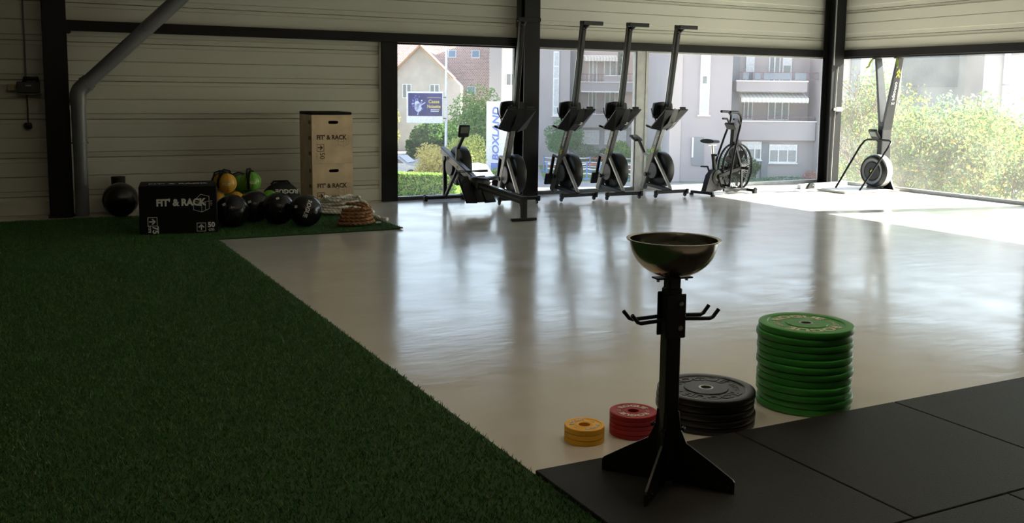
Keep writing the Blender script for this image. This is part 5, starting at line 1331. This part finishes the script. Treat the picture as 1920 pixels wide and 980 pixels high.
# ---- plants
def leaves(n, sampler, size, flat=.6):
    """n separate folded leaves; sampler(n) gives centres and outward directions"""
    C, Nn = sampler(n)
    t = RNG.normal(size=(n, 3)); Nn = Nn*flat+RNG.normal(size=(n, 3))*.6; Nn /= np.linalg.norm(Nn, axis=1)[:, None]
    a = np.cross(Nn, t); a /= np.linalg.norm(a, axis=1)[:, None]; b = np.cross(Nn, a)
    s = size*RNG.uniform(.6, 1.3, (n, 1))
    V = np.empty((n, 4, 3)); V[:, 0] = C-a*s; V[:, 1] = C-b*s*.45+Nn*s*.12; V[:, 2] = C+a*s; V[:, 3] = C+b*s*.45+Nn*s*.12
    return V.reshape(-1, 3), n
def leaf_mesh(name, V, n, m, parent):
    me = bpy.data.meshes.new(name); me.vertices.add(4*n); me.vertices.foreach_set('co', V.ravel())
    me.loops.add(4*n); me.loops.foreach_set('vertex_index', np.arange(4*n, dtype=np.int32))
    me.polygons.add(n); me.polygons.foreach_set('loop_start', np.arange(0, 4*n, 4, dtype=np.int32))
    me.update(calc_edges=True); me.materials.append(m)
    o = bpy.data.objects.new(name, me); COL.objects.link(o); o.parent = parent; o['kind'] = 'stuff'
    return o
def blob_sampler(c, rad, lumps=9, shell=.55, rngseed=1):
    g = np.random.default_rng(rngseed); L = g.normal(size=(lumps, 3)); L /= np.linalg.norm(L, axis=1)[:, None]; L *= g.uniform(.35, .75, (lumps, 1)); lr = g.uniform(.35, .6, lumps)
    def f(n):
        k = RNG.integers(0, lumps, n); d = RNG.normal(size=(n, 3)); d /= np.linalg.norm(d, axis=1)[:, None]
        r = RNG.uniform(shell, 1.0, (n, 1))**.6
        P = L[k]+d*r*lr[k][:, None]
        nn = P/np.maximum(np.linalg.norm(P, axis=1)[:, None], .1)*.5+d*.6+np.array((0, 0, .35))
        return P*np.array(rad)+np.array(c), nn
    return f
def box_sampler(c, d):
    c = np.array(c); d = np.array(d)/2
    def f(n):
        P = RNG.uniform(-1, 1, (n, 3)); ax = RNG.choice([0, 1, 2], n, p=[.15, .45, .40]); sg = RNG.choice([-1, 1], n); sg[ax == 2] = 1
        P[np.arange(n), ax] = sg*RNG.uniform(.80, 1.02, n); nn = np.zeros((n, 3)); nn[np.arange(n), ax] = sg
        return P*d+c, nn
    return f
G_HEDGE = leaf_mat('clipped_hedge_leaves', [(.11, .25, .04), (.20, .38, .07), (.32, .50, .11), (.46, .54, .18)])
G_DARK = leaf_mat('dark_green_leaves', [(.05, .12, .035), (.09, .19, .05), (.15, .26, .07)])
G_MID = leaf_mat('mid_green_leaves', [(.13, .28, .06), (.25, .45, .11), (.42, .58, .18)])
G_YELLOW = leaf_mat('yellow_shrub_leaves', [(.62, .55, .18), (.75, .65, .24), (.82, .70, .32), (.50, .52, .18)])
G_LOCUST = leaf_mat('locust_leaves', [(.07, .15, .06), (.11, .20, .08), (.16, .25, .09), (.26, .32, .10), (.36, .34, .11), (.44, .29, .09)], .42)
G_BLUE = leaf_mat('blue_green_leaves', [(.10, .20, .11), (.17, .30, .17), (.26, .38, .22)], .5)
def shrub(label, u, v, z, rad, n, size, m, seed=1, cat='shrub', stems=5, lumps=9, name='shrub'):
    t = thing(name, label, cat, OUT(u, v, GZ), (0, 0, OUTR))
    V, k = leaves(n, blob_sampler((0, 0, z-GZ), rad, lumps, .5, seed), size); leaf_mesh('foliage', V, k, m, t)
    g = random.Random(seed)
    for q in range(stems):
        a = g.uniform(0, 6.28); e = (rad[0]*.55*math.cos(a), rad[1]*.55*math.sin(a), z-GZ+rad[2]*.3)
        mb = MB(); mb.tube([(.05*math.cos(a), .05*math.sin(a), 0), (e[0]*.4, e[1]*.4, (z-GZ)*.5), e], [.04, .03, .012], 6); mb.build('stem', M_BARK, t, 50)
    return t
def hedge(label, u, v, d, rz, n, size, m):
    t = thing('hedge', label, 'hedge', OUT(u, v, GZ), (0, 0, OUTR+rz))
    V, k = leaves(n, box_sampler((0, 0, d[2]/2), d), size); leaf_mesh('foliage', V, k, m, t)
    mb = MB(); mb.box((0, 0, d[2]*.46), (d[0]*.9, d[1]*.72, d[2]*.86), bev=.1); mb.build('dark_core', mat('hedge_inner_shade', (.06, .075, .03), .95, bump=(8, 1)), t)  # solid dark block stops see-through and puts the hedge's inner shade in
    return t
hedge('clipped green hedge in front of the parked cars', -5.0, 50.5, (4.6, 1.0, 1.25), R(-12), 9000, .085, G_HEDGE)
hedge('square cut hedge at the far side of the road', -11.2, 82.0, (2.6, 1.2, 1.6), 0, 2500, .12, G_HEDGE)
hedge('low dark clipped hedge below the billboard', -6.6, 80.0, (4.4, 1.0, 1.5), 0, 3000, .12, G_DARK)
shrub('big glossy green bush between the lamp post and the totem sign', -3.0, 76.2, -1.55, (3.0, 2.2, 2.9), 12000, .13, G_MID, 4, lumps=14)
shrub('dark bush behind the billboard', -6.6, 85.5, -2.0, (2.6, 1.4, 1.9), 6000, .15, G_DARK, 5)
shrub('olive green shrub at the corner of the house', -11.6, 87.0, -1.6, (1.8, 1.6, 2.0), 4000, .15, leaf_mat('olive_leaves', [(.22, .25, .10), (.34, .35, .15), (.45, .42, .2)]), 6)
shrub('yellow flowering shrub in front of the parked cars', -4.25, 57.5, -2.55, (1.75, 1.3, 1.35), 9000, .075, G_YELLOW, 7, lumps=14)
shrub('tall pale yellow green shrub behind the flat rowing machine', -2.75, 57.0, -2.4, (1.45, 1.2, 1.7), 8000, .075, leaf_mat('pale_yellow_green_leaves', [(.34, .44, .12), (.54, .60, .18), (.66, .64, .24)]), 8, lumps=14)
shrub('low green shrub at the foot of the totem sign', -.9, 59.0, -3.6, (1.2, .7, .55), 2500, .07, G_MID, 9)
# clipped ball tree and shrubs before the apartments
shrub('round clipped tree on the lawn behind the upright rowers', 3.6, 68.0, -1.55, (1.55, 1.3, 1.15), 9000, .085, leaf_mat('clipped_tree_leaves', [(.08, .22, .08), (.13, .30, .12), (.19, .36, .15)]), 10, lumps=16, name='clipped_tree', cat='tree')
shrub('low rounded bush beside the round clipped tree', 5.35, 70.5, -3.0, (1.3, 1.0, .9), 4000, .08, G_BLUE, 11)
shrub('second low rounded bush on the lawn near the garage doors', 6.75, 71.0, -3.1, (.9, .8, .8), 3000, .08, G_DARK, 12)
shrub('leafy shrub in front of the white garage door', 7.6, 68.0, -2.75, (1.1, .9, 1.1), 5000, .08, G_MID, 13)
shrub('shrub behind the pale mullion at the foot of the apartments', 9.6, 64.5, -2.9, (1.5, 1.0, 1.0), 5000, .08, G_MID, 14)
shrub('soft green shrub by the stair tower behind the bike saddle', 13.1, 58.8, -2.9, (1.0, .8, .9), 4000, .075, G_BLUE, 15)
shrub('dark shrub under the ground floor window behind the bike', 14.6, 60.6, -3.2, (1.1, .8, .7), 4000, .075, G_DARK, 16)
shrub('low spreading ground cover under the apartment windows', 15.6, 58.5, -3.75, (3.2, .9, .35), 5000, .07, G_BLUE, 17, stems=8)
shrub('pinkish flowering shrub near the end pier', 17.6, 57.0, -3.35, (.55, .5, .5), 1500, .06, leaf_mat('pink_leaves', [(.45, .22, .25), (.55, .32, .33), (.3, .33, .15)]), 18)
shrub('pale feathery shrub beside the corner column', 18.2, 54.5, -2.9, (.75, .7, .9), 2500, .07, leaf_mat('pale_feather_leaves', [(.35, .42, .22), (.5, .55, .32)]), 19)

# ---- locust trees outside the right hand window
def tree(label, u, v, top, rad, n, size, m, seed, lumps=18, z0=None):
    t = thing('locust_tree', label, 'tree', OUT(u, v, GZ), (0, 0, OUTR), 'trees outside the right hand window')
    cz = top-rad[2]-GZ; g = np.random.default_rng(seed); rn = random.Random(seed)
    # branches
    tips = []
    def branch(p, d, ln, r, lev):
        q = p+d*ln; mid = p+d*ln*.5+Vector((rn.uniform(-.1, .1), rn.uniform(-.1, .1), .05))*ln
        BR_.tube([p, mid, q], [r, r*.8, r*.55], 6)
        if lev == 0: tips.append(q); return
        for k in range(3 if lev > 1 else 4):
            nd = (d+Vector((rn.uniform(-.8, .8), rn.uniform(-.8, .8), rn.uniform(-.25, .6)))).normalized(); branch(q, nd, ln*rn.uniform(.6, .85), r*.55, lev-1)
            tips.append(q)
    BR_ = MB(); base = Vector((0, 0, 0)); trunk_h = max(.8, cz-rad[2]*.6)
    BR_.tube([base, base+Vector((.05, 0, trunk_h))], [.16, .12], 10)
    for k in range(4):
        a = k*1.6+rn.random(); branch(Vector((.05, 0, trunk_h)), Vector((math.cos(a)*.7, math.sin(a)*.7, .75)).normalized(), rad[2]*.55, .075, 3)
    BR_.build('trunk', M_BARK, t, 50)
    T = np.array([tuple(q) for q in tips])
    lim = np.array(rad); cc = np.array((0, 0, cz))
    ok = (((T-cc)/lim)**2).sum(1) < 1.1; T = T[ok] if ok.sum() > 20 else T
    extra = g.normal(size=(60, 3)); extra /= np.linalg.norm(extra, axis=1)[:, None]; extra = extra*g.uniform(.4, .95, (60, 1))*lim+cc
    T = np.concatenate([T, extra])
    def smp(k):
        i = RNG.integers(0, len(T), k); P = T[i]+RNG.normal(size=(k, 3))*np.array((.26, .26, .20)); return P, RNG.normal(size=(k, 3))+np.array((0, 0, .5))
    V, k = leaves(n, smp, size); leaf_mesh('foliage', V, k, m, t)
    return t
tree('yellow tipped locust tree filling the middle of the right hand window', 10.0, 22.0, 1.62, (2.1, 1.9, 2.5), 26000, .052, G_LOCUST, 31)
tree('yellow green locust tree at the far end of the right hand window', 13.4, 25.5, 1.75, (2.2, 2.0, 2.7), 24000, .055, G_LOCUST, 32)
tree('slender locust tree close to the corner column behind the ski machine', 10.85, 28.5, 2.4, (1.35, 1.3, 2.6), 11000, .052, G_LOCUST, 33)
tree('blue green tree standing behind the yellow tipped locust', 14.6, 33.0, 1.9, (2.6, 2.2, 3.0), 16000, .08, G_BLUE, 34)

# ---- trees closing the view behind the houses
for (u, v, lab, sd) in ((-16.0, 112.0, 'tall round tree beyond the tiled roof house', 41), (-1.0, 118.0, 'tall dark tree beyond the white neighbouring house', 42)):
    shrub(lab, u, v, 2.0, (5.2, 4.0, 5.6), 7000, .32, G_MID if sd != 42 else G_DARK, sd, cat='tree', stems=4, lumps=16, name='background_tree')
